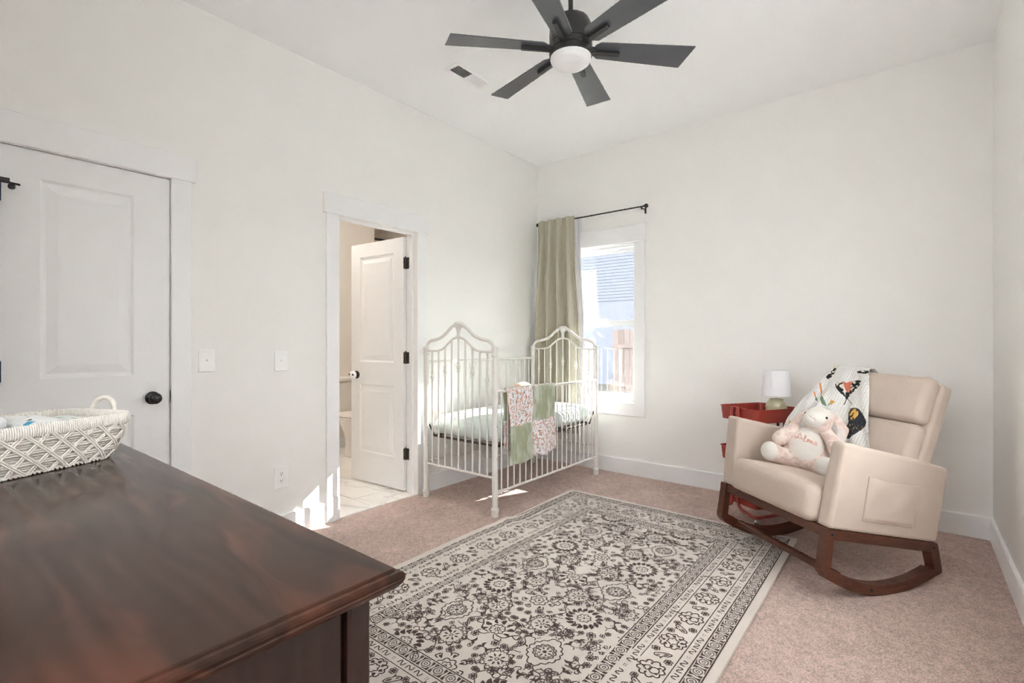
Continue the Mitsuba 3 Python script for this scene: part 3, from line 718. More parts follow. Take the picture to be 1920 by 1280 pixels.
# patchwork quilt over the front rail
q_ = thing('patchwork_quilt', 'patchwork baby quilt in sage green and floral squares draped over the crib rail', 'quilt')
QY0, QY1, QT = -1.488, -.885, .875
rng = np.random.default_rng(4)
def quilt_pt(u, v):
    """u 0..1 along the rail (camera side -> window side), v: length along the cloth from the front hem (0) over the rail (.535) to the back hem (1)"""
    Lf, Lb = .525 + .03 * u * 0, .44
    s = v * (Lf + Lb + math.pi * .019)
    R = .0185
    y = QY0 + (QY1 - QY0) * u
    a = np.clip((s - Lf) / R, 0, math.pi)
    fz = np.where(s < Lf, s - Lf, np.where(s > Lf + math.pi * R, -(s - Lf - math.pi * R), R * np.sin(a)))
    x = CX1 + np.where(s < Lf, R, np.where(s > Lf + math.pi * R, -R, R * np.cos(a)))
    d = np.clip(-fz, 0, 1)
    side = np.where(s < Lf + .02, 1.0, -1.0)
    rip = .016 * np.sin(u * 17 + 1.0 + d * 2) + .010 * np.sin(u * 31 + 2 - d * 5)
    x = x + np.where(side > 0, .004 + .030 * d + rip * np.clip(d * 2.2, 0, 1), .006 - .002 * d - .25 * rip * np.clip(d * 2.2, 0, 1))
    rip2 = .012 * np.sin(d * 9 + u * 3)
    y = y + rip2 * np.clip(d * 3, 0, 1) + (u - .5) * (-.05) * d + .01 * d
    z = CX1 * 0 + .858 + fz + .0 * u + np.where(side > 0, .028 * u * smooth01(d * 2.0) - .012 * np.abs(np.sin(u * 6.3)) * smooth01(d * 2), -.03 * u * smooth01(d * 2))
    z = z + .006 * np.sin(u * 23) * smooth01(d * 2)
    x = x + .012 * (meshkit.fbm(np.stack([u * 7 + v * 4, v * 9 - u * 5, 0 * u], -1), 3, seed=3) - .5) * np.clip(d * 4, 0, 1)
    return np.stack([x, y, z], -1)
for i in range(2):
    for j, (v0, v1) in enumerate(((0, .265), (.265, .53), (.53, .78), (.78, 1.0))):
        u, v = np.meshgrid(np.linspace(i / 2, (i + 1) / 2, 30), np.linspace(v0, v1, 44), indexing='ij')
        P = quilt_pt(u, v)
        pin = np.minimum(np.minimum(u - i / 2, (i + 1) / 2 - u) * 18, np.minimum(v - v0, v1 - v) * 30)
        pad = smooth01(pin)
        m, idx = sheet(P, .004)
        n = np.array(m.vertex_normals)
        m.vertices = np.array(m.vertices) + n * (.0035 * pad.reshape(-1)[idx])[:, None]
        uv = np.stack([u * .60, v * .95], -1).reshape(-1, 2)[idx]
        put('patch', m, 'm_floral' if (i + j) % 2 == 1 else 'm_quilt_green', True, parent=q_, uv=uv, label='floral print patch' if (i + j) % 2 == 1 else 'sage green patch')

# ------------------------------------------------------------------ rug: one woven mesh, the dark pile of the pattern stands a hair proud of the cream ground
RX0, RX1, RY0, RY1, RZ = .900, 2.500, -3.285, -.760, .011
RCX, RCY = (RX0 + RX1) / 2, (RY0 + RY1) / 2
DARK, CREAM = (.076, .052, .049), (.585, .530, .487)
class Pat:
    def __init__(s): s.V, s.F, s.L, s.C, s.n = [], [], [], [], 0
    def add(s, v, f, lev, col):
        v = np.asarray(v, float); s.V.append(v); s.F.append(np.asarray(f, int) + s.n); s.L.append(np.full(len(v), lev)); s.C.append(np.tile(col, (len(v), 1))); s.n += len(v)
class Pen:
    """draws into a motif: list of (verts, faces, level, colour)"""
    def __init__(s): s.items = []
    def poly(s, pts, lev=1, col=DARK):            # star-shaped about its centroid
        p = np.asarray(pts, float); n = len(p)
        s.items.append((np.vstack([p, p.mean(0)]), np.stack([np.arange(n), (np.arange(n) + 1) % n, np.full(n, n)], 1), lev, col)); return s
    def line(s, pts, w=.0042, closed=False, lev=1, col=DARK):
        p = np.asarray(pts, float)
        if closed: p = np.vstack([p, p[0]])
        t = np.gradient(p, axis=0)
        if closed: t[0] = t[-1] = p[1] - p[-2]
        t /= np.linalg.norm(t, axis=1, keepdims=True) + 1e-12
        n = np.stack([-t[:, 1], t[:, 0]], 1)
        ww = np.broadcast_to(w, (len(p),))[:, None] * .54
        k = len(p); i = np.arange(k - 1)
        s.items.append((np.vstack([p + n * ww, p - n * ww]), np.vstack([np.stack([i, i + k, i + k + 1], 1), np.stack([i, i + k + 1, i + 1], 1)]), lev, col)); return s
    def circ(s, x, y, r, w=None, lev=1, col=DARK, n=14, ry=None):
        a = np.arange(n) * 2 * math.pi / n
        p = np.stack([x + r * np.cos(a), y + (ry or r) * np.sin(a)], 1)
        return s.poly(p, lev, col) if w is None else s.line(p, w, True, lev, col)
    def leaf(s, x, y, ang, L, wd, bend=.0, lev=1, col=DARK):
        t = np.linspace(0, 1, 7)
        c = np.stack([t * L, bend * np.sin(t * math.pi) * L], 1)
        w = wd * np.sin(t * math.pi) ** .8 / 2
        p = np.vstack([c + np.stack([0 * w, w], 1), (c - np.stack([0 * w, w], 1))[::-1]])
        ca, sa = math.cos(ang), math.sin(ang)
        return s.poly(np.stack([x + p[:, 0] * ca - p[:, 1] * sa, y + p[:, 0] * sa + p[:, 1] * ca], 1), lev, col)
    def scal(s, r, n, amp, w=.004, rx=1.0, tip=0.0, lev=1, x=0, y=0, ph=0):
        a = np.linspace(0, 2 * math.pi, n * 8, endpoint=False)
        rr = r * (1 + amp * (np.abs(np.sin(n * (a + ph) / 2)) - .6)) + tip * np.abs(np.cos(a)) ** 14
        return s.line(np.stack([x + rr * np.cos(a) * rx, y + rr * np.sin(a)], 1), w, True, lev)
def stamp(pat, pen, x, y, ang=0, sc=1, flip=False, clip=None):
    ca, sa = math.cos(ang), math.sin(ang)
    for v, f, lev, col in pen.items:
        q = v * sc * ([-1, 1] if flip else [1, 1])
        q = np.stack([x + q[:, 0] * ca - q[:, 1] * sa, y + q[:, 0] * sa + q[:, 1] * ca], 1)
        if flip: f = f[:, ::-1]
        if clip is not None:
            x0, x1, y0, y1 = clip
            if (q[:, 0].max() < x0) or (q[:, 0].min() > x1) or (q[:, 1].max() < y0) or (q[:, 1].min() > y1): continue
            q = np.stack([np.clip(q[:, 0], x0, x1), np.clip(q[:, 1], y0, y1)], 1)
        pat.add(q, f, lev, col)
def circle_pts(n, r, ph=0): 
    a = np.arange(n) * 2 * math.pi / n + ph
    return np.stack([r * np.cos(a), r * np.sin(a)], 1), a
def m_sunflower():
    p = Pen()
    for (x, y), a in zip(*circle_pts(17, .047)): p.leaf(x, y, a, .037, .021, .22)
    for (x, y), a in zip(*circle_pts(17, .050, .185)): p.leaf(x, y, a, .026, .015, -.2)
    p.circ(0, 0, .056, n=30)
    a = np.arange(28) * 2 * math.pi / 28
    r = np.where(np.arange(28) % 2 == 0, .060, .047)
    p.poly(np.stack([r * np.cos(a), r * np.sin(a)], 1), 2, CREAM)
    p.scal(.028, 8, .3, .0042, lev=3); p.circ(0, 0, .0055, lev=3)
    for (x, y), a in zip(*circle_pts(8, .016)): p.circ(x, y, .0028, lev=3, n=6)
    return p
def m_rosette():
    p = Pen(); p.scal(.066, 14, .14, .0044, rx=1.05, tip=.022); p.scal(.043, 12, .2, .0046); p.scal(.034, 12, .2, .003)
    p.circ(0, 0, .0085)
    for (x, y), a in zip(*circle_pts(8, .015)): p.leaf(x, y, a, .014, .0075)
    for s in (-1, 1): p.line([(s * .094, 0), (s * .135, 0)], .0032)
    return p
def m_burst():
    p = Pen(); p.scal(.056, 10, .42, .0040); p.scal(.047, 20, .16, .0026)
    p.circ(0, 0, .007, .003)
    for (x, y), a in zip(*circle_pts(8, .014)): p.leaf(x, y, a, .020, .008)
    for (x, y), a in zip(*circle_pts(10, .056, math.pi / 10)): p.leaf(x, y, a, .016, .007)
    return p
def m_floret(r=.020):
    p = Pen(); p.circ(0, 0, r * .32)
    for (x, y), a in zip(*circle_pts(6, r * .68)): p.circ(x, y, r * .32, .0034, n=9)
    return p
def m_bud():
    p = Pen(); p.line([(0, 0), (.010, .013), (.004, .022), (-.002, .030), (-.010, .020), (-.011, .012)], .0036, True); p.leaf(-.004, .008, 1.2, .015, .008)
    return p
def m_curl():
    p = Pen()
    p.line(spline([(0, 0), (.018, .010), (.030, .028), (.052, .034), (.066, .020), (.058, .010), (.050, .018)], 5), .0042)
    p.line(spline([(.030, .028), (.022, .046), (.030, .060), (.044, .060), (.046, .050)], 5), .0042)
    p.line(spline([(.018, .010), (.006, .020), (.004, .036), (.014, .044)], 5), .0036)
    return p
def m_ybird():
    p = Pen(); p.leaf(0, 0, .55, .036, .013, .3); p.leaf(0, 0, 2.5, .032, .012, -.3); p.line(spline([(0, .0), (.004, -.016), (-.008, -.026)], 5), .004)
    p.line([(.010, -.020), (.026, -.030)], .003); return p
def m_palmette():
    p = Pen(); p.scal(.030, 9, .24, .004); p.circ(0, 0, .011, .0034); p.circ(0, 0, .004)
    for (x, y), a in zip(*circle_pts(9, .019)): p.circ(x, y, .0022, n=6)
    for k, a in enumerate(np.linspace(-.3, math.pi + .3, 7)):
        x, y = .038 * math.cos(a), .038 * math.sin(a)
        p.leaf(x, y, a + .25, .034, .020 if k % 2 else .014, .18)
    for s in (-1, 1):
        p.line(spline([(s * .02, -.034), (s * .055, -.030), (s * .072, .0), (s * .090, .020), (s * .080, .052), (s * .055, .052), (s * .060, .036)], 6), .0046)
        p.line(spline([(s * .055, .052), (s * .045, .080), (s * .018, .088), (0, .074)], 6), .0042)
        p.line(spline([(s * .072, .0), (s * .100, -.010), (s * .108, .012), (s * .094, .020)], 5), .004)
        for (x, y) in ((.076, .034), (.03, .072)):
            for (a, b), _ in zip(*circle_pts(5, .007)): p.circ(s * x + a, y + b, .0034, .0024, n=7)
        p.line(spline([(s * .010, -.036), (s * .030, -.058), (s * .058, -.052), (s * .05, -.04)], 5), .004)
    return p
def m_palm2():
    p = Pen(); p.scal(.034, 7, .3, .0042); p.scal(.018, 6, .3, .0034); p.circ(0, 0, .006)
    for (x, y), a in zip(*circle_pts(7, .044)):
        p.line(spline([(x, y), (x * 1.5 + y * .2, y * 1.5 - x * .2), (x * 1.5 - y * .3, y * 1.5 + x * .3), (x * 1.15 - y * .25, y * 1.15 + x * .25)], 4), .004)
        p.leaf(x * 1.05, y * 1.05, a, .016, .009)
    return p
def vine(pat, pts, w=.0034):
    p = Pen(); L = spline(pts, 7); p.line(L, w)
    for k in range(5, len(L) - 4, 9):
        d = L[k + 1] - L[k - 1]; a = math.atan2(d[1], d[0])
        s = 1 if (k // 9) % 2 else -1
        p.leaf(*L[k], a + s * 1.1, .020, .008, .1 * s)
    stamp(pat, p, 0, 0)
pat = Pat()
sunf, ros, bur, flo, bud, curl, ybird, palm, palm2 = m_sunflower(), m_rosette(), m_burst(), m_floret(), m_bud(), m_curl(), m_ybird(), m_palmette(), m_palm2()
BT = .375                                            # border width
fx, fy = (RX1 - RX0) / 2 - BT, (RY1 - RY0) / 2 - BT   # half field
clip = (-fx + .002, fx - .002, -fy + .002, fy - .002)
cell, colx = .590, .238
field = Pat()
for sx in (-1, 1):
    for k in range(-4, 5):
        y = k * cell / 2
        if k % 2: stamp(field, sunf, sx * colx, y, .3 * k, 1.0, clip=clip)
        else: stamp(field, ros, sx * colx, y, math.pi / 2, 1.0, clip=clip)
        if abs(y) > fy: continue
        b = 1 if k % 2 else -1
        for s2 in (-1, 1):
            stamp(field, curl, sx * (colx - .02 * b), y + s2 * .105, (1.2 if s2 > 0 else -1.6) + (0 if b > 0 else .6), .9, flip=(sx < 0), clip=clip)
            stamp(field, flo, sx * (colx - s2 * .085), y + s2 * .088, 0, 1, clip=clip)
            stamp(field, flo, sx * (colx + .118), y + s2 * .125, .3, .85, clip=clip)
            stamp(field, bud, sx * (colx - .118), y + s2 * .055, -s2 * sx * 1.0 + 2.4, .9, clip=clip)
            stamp(field, ybird, sx * (colx + .075 * s2), y + s2 * .135, s2 * .7, .9, flip=(s2 * sx < 0), clip=clip)
            stamp(field, bud, sx * (colx + .020), y + s2 * .150, s2 * 2.2, .8, clip=clip)
for k in range(-5, 6):
    y = (k + .5) * cell / 2
    for sx in (-1, 1):
        stamp(field, bur, sx * .122, y, .2 * k, 1.04, clip=clip)
        stamp(field, bur if k % 2 else palm2, sx * (colx + .128), y, .2 * k, .80, clip=clip)
        stamp(field, flo, sx * .055, y + .070, 0, .9, clip=clip); stamp(field, flo, sx * .055, y - .070, .4, .9, clip=clip)
        stamp(field, bud, sx * .190, y + .03, sx * 2.0, .9, clip=clip); stamp(field, bud, sx * .19, y - .05, -sx * .8, .9, clip=clip)
for k in range(-4, 5):
    y = k * cell / 2
    if k % 2: stamp(field, palm2, 0, y, 0, 1.15, clip=clip)
    else: stamp(field, palm, 0, y, 0 if (k // 2) % 2 else math.pi, 1.05, clip=clip)
frng = np.random.default_rng(21)
big = [(sx * colx, k * cell / 2, .088) for sx in (-1, 1) for k in range(-4, 5)] + [(sx * .122, (k + .5) * cell / 2, .066) for sx in (-1, 1) for k in range(-5, 6)] + [(0, k * cell / 2, .098) for k in range(-4, 5)] + [(sx * (colx + .128), (k + .5) * cell / 2, .058) for sx in (-1, 1) for k in range(-5, 6)]
small = [m_floret(.017), m_bud(), m_ybird(), m_floret(.014), m_curl(), m_bud()]
taken = [(sx * (colx - s2 * .085), k * cell / 2 + s2 * .088, .024) for sx in (-1, 1) for s2 in (-1, 1) for k in range(-4, 5)] + [(sx * (colx + .118), k * cell / 2 + s2 * .125, .024) for sx in (-1, 1) for s2 in (-1, 1) for k in range(-4, 5)]
for t_ in range(4200):
    x, y = frng.uniform(0, fx), frng.uniform(-fy, fy)
    if any(math.hypot(x - a, y - b) < r + .010 for a, b, r in big) or any(math.hypot(x - a, y - b) < r + .015 for a, b, r in taken): continue
    taken.append((x, y, .020)); pen, an_ = small[len(taken) % 6], frng.uniform(0, 6.28)
    stamp(field, pen, x, y, an_, .95, clip=clip); stamp(field, pen, -x, y, -an_, .95, flip=True, clip=clip)
for sx in (-1, 1):
    for k in range(-3, 3):
        y0, y1 = k * cell / 2, (k + 1) * cell / 2
        vine(field, [(sx * .03, y0 + .06), (sx * .075, y0 + .10), (sx * .06, y0 + .16), (sx * .10, y0 + .215), (sx * .17, y0 + .235)])
        vine(field, [(sx * .145, y0 + .09), (sx * .115, y0 + .04), (sx * .15, y0 - .01), (sx * .12, y0 - .06)], .0036)
for V_, F_, L_, C_ in zip(field.V, field.F, field.L, field.C):
    pat.add(V_, F_ - F_.min(), L_[0], C_[0])
# borders
def m_guard():
    p = Pen(); p.circ(0, 0, .0165, .0034); p.circ(0, 0, .0060, .0028)
    for sx in (-1, 1):
        for sy in (-1, 1):
            p.poly([(sx * .020, sy * .010), (sx * .027, sy * .008), (sx * .031, sy * .0235), (sx * .016, sy * .0245), (sx * .020, sy * .018)])
    p.line(spline([(-.030, -.022), (-.026, 0), (-.018, .020), (0, .024)], 4), .003); p.line(spline([(.030, .022), (.026, 0), (.018, -.020), (0, -.024)], 4), .003)
    return p
def m_squig(ph):
    p = Pen()
    if ph == 4: 
        for a in (-.004, .004):
            for b in (-.004, .004): p.circ(a, b, .0022, n=6)
    else: p.line(spline([(-.016, -.008), (-.012, .008), (-.004, .008), (.004, -.008), (.012, -.008), (.016, .008)], 4), .0044)
    return p
def m_medal():
    p = Pen(); p.scal(.046, 11, .2, .0044); p.scal(.019, 6, .34, .004)
    for (x, y), a in zip(*circle_pts(8, .026)): p.leaf(x, y, a + .5, .017, .013, .2)
    for s in (-1, 1): p.line([(s * .047, 0), (s * .058, .005), (s * .055, -.006)], .003)
    return p
def m_medal2():
    p = Pen(); p.scal(.043, 9, .26, .005); p.circ(-.012, .004, .017, .004); p.scal(.012, 6, .4, .0036, x=.012)
    for (x, y), a in zip(*circle_pts(5, .022)): p.leaf(x, y, a, .014, .008)
    p.line([(.045, -.004), (.060, -.010)], .0034); p.leaf(.058, -.010, .3, .012, .008); p.leaf(.058, -.010, -1.6, .010, .008)
    return p
def m_tulip():
    p = Pen()
    p.line(spline([(-.032, .0), (-.018, .010), (.004, .010), (.016, .022), (.014, .012), (.032, .004), (.030, -.010), (.010, -.012), (-.018, -.010)], 4, True), .0042, True)
    p.leaf(-.024, 0, 0, .026, .0085); p.leaf(.010, 0, .0, .018, .006); return p
guard, medal, medal2, tulip, spot = m_guard(), m_medal(), m_medal2(), m_tulip(), m_floret(.0165)
sq, sq4 = m_squig(0), m_squig(4)
hx, hy = (RX1 - RX0) / 2, (RY1 - RY0) / 2
def band(pen_list, d, step, skip=0.0):
    """stamps along the rectangle at distance d from the edge"""
    ax, ay = hx - d, hy - d
    k = 0
    for (x0, y0, x1, y1, ang) in ((-ax, -ay, ax, -ay, 0), (ax, -ay, ax, ay, math.pi / 2), (ax, ay, -ax, ay, math.pi), (-ax, ay, -ax, -ay, -math.pi / 2)):
        L = math.hypot(x1 - x0, y1 - y0) - 2 * skip
        n = max(1, round(L / step)); n += n % 2 if len(pen_list) == 2 else 0
        for i in range(n):
            t = (skip + (i + (.5 if skip else 0)) * L / n) / (L + 2 * skip)
            for pen, off, along, rot, sc in pen_list[i % len(pen_list)]:
                tt = t + along / (L + 2 * skip)
                px, py = x0 + (x1 - x0) * tt, y0 + (y1 - y0) * tt
                stamp(pat, pen, px - math.sin(ang) * off, py + math.cos(ang) * off, ang + rot, sc, flip=False)
def rect_line(d, w=.0036):
    ax, ay = hx - d, hy - d
    for a, b in (((-ax, -ay), (ax, -ay)), ((ax, -ay), (ax, ay)), ((ax, ay), (-ax, ay)), ((-ax, ay), (-ax, -ay))):
        pat_pen = Pen(); pat_pen.line([a, b], w); stamp(pat, pat_pen, 0, 0)
for d, w in ((.037, .0050), (.097, .0046), (.143, .0034), (.266, .0034), (.310, .0044), (.372, .0044)): rect_line(d, w)
band([[(guard, 0, 0, 0, 1.0)]], .067, .066); band([[(guard, 0, 0, 0, 1.0)]], .341, .066)
for d in (.121, .288):
    band([[(sq, 0, 0, 0, 1)], [(sq, 0, 0, .3, 1)], [(sq, 0, 0, 0, 1)], [(sq4, 0, 0, 0, 1)]], d, .046)
band([[(medal, 0, 0, math.pi / 2, 1.08), (tulip, .004, .105, 1.0, 1.0), (spot, .036, .072, 0, 1.0), (spot, -.036, .125, .3, 1.0), (spot, .034, .142, 0, .9)],
      [(medal2, 0, 0, math.pi / 2, 1.08), (tulip, -.004, .105, 2.1, 1.0), (spot, -.036, .072, 0, 1.0), (spot, .036, .130, .3, 1.0)]], .2045, .205)
# base of the rug with a soft wavy left selvedge
nx, ny = 81, 127
gx, gy = np.meshgrid(np.linspace(RX0, RX1, nx), np.linspace(RY0, RY1, ny), indexing='ij')
def lift(x, y):
    """a low crease near the crib leg and slightly uneven ground"""
    dl = x - RX0
    return .004 * meshkit.fbm(np.stack([x * 1.6, y * 1.6, 0 * x], -1), 2, seed=2) + .014 * np.exp(-((y + 1.62 + .45 * dl) / .055) ** 2) * np.exp(-(dl / .16) ** 2)
def edge_x(x, y): return x + .022 * np.exp(-((x - RX0) / .30) ** 2) * (np.exp(-((y + 1.50) / .20) ** 2) - .7 * np.exp(-((y + 1.95) / .35) ** 2))
gz = RZ + lift(gx, gy)
top = grid(np.stack([edge_x(gx, gy), gy, gz], -1))
if top.face_normals[0][2] < 0: top.faces = np.array(top.faces)[:, ::-1]
wear = meshkit.fbm(np.stack([gx * 3, gy * 3, 0 * gx], -1).reshape(-1, 3), 3, seed=9)[:, None]
tv, tc = np.array(top.vertices), np.array(CREAM) * (.90 + .22 * wear)
rimidx = np.concatenate([np.arange(nx) * ny, (nx - 1) * ny + np.arange(1, ny), (np.arange(nx - 2, -1, -1)) * ny + ny - 1, np.arange(ny - 2, 0, -1)])
r0 = tv[rimidx]; low = r0.copy(); low[:, 2] = 0.0005
cen = np.array([RCX, RCY]); out = (r0[:, :2] - cen); 
mid = r0.copy(); mid[:, 2] = r0[:, 2] * .55; mid[:, :2] += .003 * np.sign(out)
K = len(tv); R_ = len(rimidx); a = np.arange(R_); b = (a + 1) % R_
sv = np.vstack([r0, mid, low]); 
sf_ = np.vstack([np.stack([a, b, b + R_], 1), np.stack([a, b + R_, a + R_], 1), np.stack([a + R_, b + R_, b + 2 * R_], 1), np.stack([a + R_, b + 2 * R_, a + 2 * R_], 1)])[:, ::-1]
pv = np.vstack(pat.V) + [RCX, RCY]
pz = RZ + lift(pv[:, 0], pv[:, 1]) + .0005 + .0004 * np.concatenate(pat.L)
pf = np.vstack(pat.F)
A, B, C_ = pv[pf[:, 0]], pv[pf[:, 1]], pv[pf[:, 2]]
neg = ((B - A)[:, 0] * (C_ - A)[:, 1] - (B - A)[:, 1] * (C_ - A)[:, 0]) < 0
pf[neg] = pf[neg][:, ::-1]
pc = np.vstack(pat.C) * (.88 + .26 * meshkit.fbm(np.stack([pv[:, 0] * 40, pv[:, 1] * 40, 0 * pz], -1), 2, seed=7))[:, None]
pvx = edge_x(pv[:, 0], pv[:, 1])
rv = np.vstack([tv, sv, np.stack([pvx, pv[:, 1], pz], 1)])
rf = np.vstack([np.array(top.faces), sf_ + K, pf + K + len(sv)])
rc = np.vstack([tc, np.tile(np.array(CREAM) * .78, (len(sv), 1)), pc])
put('rug', tm(rv, rf), 'm_rug', False, color=rc, label='cream area rug with a dark brown floral Persian-style pattern on the carpet', cat='rug')

# ------------------------------------------------------------------ rocking chair, built upright in (l, f, z) and rocked back about the rocker's arc centre
CL = np.array([.802, -.597, 0]); CF = np.array([-.597, -.802, 0])
CN = np.array([2.90, -1.277, 0]); RR, FCEN, TILT, CZL = .66, -.10, math.radians(11.3), .001
def chair_pt(P):
    P = np.asarray(P, float)
    l, f, z = P[..., 0], P[..., 1], P[..., 2] - RR
    c, s = math.cos(TILT), math.sin(TILT)
    f2, z2 = f * c - z * s, f * s + z * c
    return CN + l[..., None] * CL + (f2 + FCEN)[..., None] * CF + (z2 + RR + CZL - 0.015 * l / .75)[..., None] * np.array([0, 0, 1.])
def chair_mesh(m):
    m = m.copy(); m.vertices = chair_pt(np.array(m.vertices))
    if m.volume < 0: m.faces = np.array(m.faces)[:, ::-1]
    return m
chair = thing('rocking_chair', 'cream upholstered rocking armchair on dark walnut rockers in the corner', 'rocking chair')
LW = -.75                                             # outer face of the far side
from shapely.geometry import Polygon
def arc(f): return f * f / (2 * RR)
fo = np.linspace(-.405, .262, 40)
outer = [(.300, .278), (.292, .085), (.286, .072)] + [(f, arc(f)) for f in fo[::-1]] + [(-.430, .136), (-.432, .150), (-.377, .278)]
fi = np.linspace(-.355, .225, 30)
inner = [(.258, .232), (.252, .098)] + [(f, arc(f) + .047 + .010 * ((f + .06) / .3) ** 2) for f in fi[::-1]] + [(-.383, .148), (-.343, .232)]
prof = Polygon(outer, [inner]).buffer(.004).buffer(-.006).buffer(.002)
for l0, l1 in ((-.046, 0), (LW, LW + .046)):
    m = prism(prof, 0, l1 - l0)                      # x=f, y=z, z=l
    m = swap(m, [[0, 0, 1], [1, 0, 0], [0, 1, 0]]); m = move(m, [l0, 0, 0])
    r = put('rocker', chair_mesh(m), 'm_walnut', 30, parent=chair, label='dark walnut rocker')
    lf = l1 if l0 > -.3 else l0
    sg = 1 if l0 > -.3 else -1
    for f, z in ((.272, .256), (-.357, .256), (-.005, .022)):
        b = move(swap(lathe([(0, 0), (.008, 0), (.008, .0015), (.006, .003), (0, .003)], 12), [[0, 0, sg], [1, 0, 0], [0, 1, 0]]), [lf - .0005 * sg, f, z])
        put('bolt', chair_mesh(b), 'm_black', 40, parent=r, label='black bolt head')
put('front_rail', chair_mesh(box(LW + .04, -.04, .262, .290, .232, .277, .003)), 'm_walnut', parent=chair, label='walnut front rail')
put('rear_rail', chair_mesh(box(LW + .04, -.04, -.372, -.345, .232, .277, .003)), 'm_walnut', parent=chair)
put('stretcher', chair_mesh(box(LW + .04, -.04, .14, .185, .046, .074, .003)), 'm_walnut', parent=chair, label='walnut cross stretcher')
def arm_def(P, lean=-.016):
    q = P.copy()
    # the front edge leans forward, the back edge leans backward
    t = (P[:, 2] + .195) / .39
    q[:, 1] += np.where(P[:, 1] > 0, lean * t, -.010 * t) * np.clip(np.abs(P[:, 1]) / .25, 0, 1)
    q[:, 2] += .012 * np.clip(P[:, 1] / .33, -1, 1) * (P[:, 2] > 0) - .010 * np.clip((-P[:, 1] - .15) / .2, 0, 1) * (P[:, 2] > .1)
    q[:, 0] *= 1 + .05 * (1 - (P[:, 1] / .36) ** 2) * (1 - (P[:, 2] / .2) ** 2)
    return q
for l0, side in ((0, 1), (LW, -1)):
    th_ = .078 if side == 1 else .102
    m = rbox(th_, .672, .392, .020, 4, 12, arm_def if side == 1 else (lambda P: arm_def(P, .040)))
    a = put('armrest', chair_mesh(move(m, [l0 - th_ / 2 * side, -.040, .474])), 'm_suede', True, parent=chair, label='upholstered side arm')
    if side == 1:
        # patch pocket, slightly bellied, with a drooping mouth
        u, v = np.meshgrid(np.linspace(0, 1, 36), np.linspace(0, 1, 30), indexing='ij')
        f = .117 - .312 * u
        z = .546 - .208 * v - .008 * np.sin(u * math.pi) * (1 - v)
        bel = .003 + .020 * np.sin(u * math.pi) ** .8 * (1 - v * .72) * (.55 + .45 * np.cos(3 * u)) ** 0 + .004 * np.sin(u * 9 + v * 4) * np.sin(v * math.pi)
        fade = np.minimum(np.minimum(u, 1 - u) * 14, (1 - v) * 10); fade = smooth01(fade)
        P = np.stack([.0030 + bel * fade, f, z], -1)
        m, _ = sheet(P, .003)
        pk_ = put('pocket', chair_mesh(m), 'm_suede', True, parent=a, label='sewn side pocket')
        L = [(.0055, .115, .546 - .207 * t) for t in np.linspace(0, 1, 12)] + [(.0055, .115 - .308 * t, .339) for t in np.linspace(.05, 1, 14)] + [(.0055, -.193, .339 + .205 * t) for t in np.linspace(.05, 1, 12)]
        put('seam', tm(*[(chair_pt(np.array(x.vertices)), x.faces) for x in [tube(L, .0017, 6)]][0]), 'm_seam', True, parent=pk_)
def seat_def(P):
    q = P.copy()
    q[:, 2] += .022 * np.clip(P[:, 2] / .09, -1, 1).clip(0) * (1 - (P[:, 0] / .26) ** 4) * (1 - (P[:, 1] / .33) ** 2)
    q[:, 1] += .018 * np.clip(P[:, 1] / .3, 0, 1) * (1 - (P[:, 0] / .25) ** 4) * (.6 + P[:, 2] / .18)
    return q
put('seat_cushion', chair_mesh(move(rbox(-LW - .174, .60, .175, .045, 6, 14, seat_def), [LW / 2 + .012, .045, .365])), 'm_suede', True, parent=chair, label='thick seat cushion')
# back: outer shell and the two pillows
BW = .610
A0, A1 = np.array([-.155, .40]), np.array([-.285, 1.085])   # front face line (f, z) from the seat to the top
ax = (A1 - A0) / np.linalg.norm(A1 - A0); an = np.array([ax[1], -ax[0]])  # along, forward normal
LB = np.linalg.norm(A1 - A0)
def back_frame(m):       # local: x = l about centre, y = forward, z = along from seat
    m = m.copy(); v = np.array(m.vertices)
    f = A0[0] + ax[0] * v[:, 2] + an[0] * v[:, 1]; z = A0[1] + ax[1] * v[:, 2] + an[1] * v[:, 1]
    m.vertices = np.stack([v[:, 0] + LW / 2 + .025, f, z], 1)
    return chair_mesh(m)
put('back_shell', back_frame(move(rbox(BW, .075, LB - .015, .018, 4, 8), [0, -.085, (LB - .015) / 2])), 'm_suede', True, parent=chair, label='upholstered back shell')
def puff(h, w, amp):
    def fn(P):
        q = P.copy()
        k = np.clip(1 - (P[:, 0] / (w / 2)) ** 6, 0, 1) * np.sqrt(np.clip(1 - (P[:, 2] / (h / 2)) ** 2, 0, 1))
        q[:, 1] += amp * k * (P[:, 1] > 0)
        return q
    return fn
zs = .66 * LB - .012
put('headrest_cushion', back_frame(move(rbox(BW - .02, .085, LB - zs, .035, 6, 14, puff(LB - zs, BW, .018)), [0, -.018, zs + (LB - zs) / 2])), 'm_suede', True, parent=chair, label='padded headrest cushion')
put('back_cushion', back_frame(move(rbox(BW - .02, .080, zs - .004, .035, 6, 14, puff(zs, BW, .014)), [0, -.022, (zs - .004) / 2])), 'm_suede', True, parent=chair, label='lower back cushion')

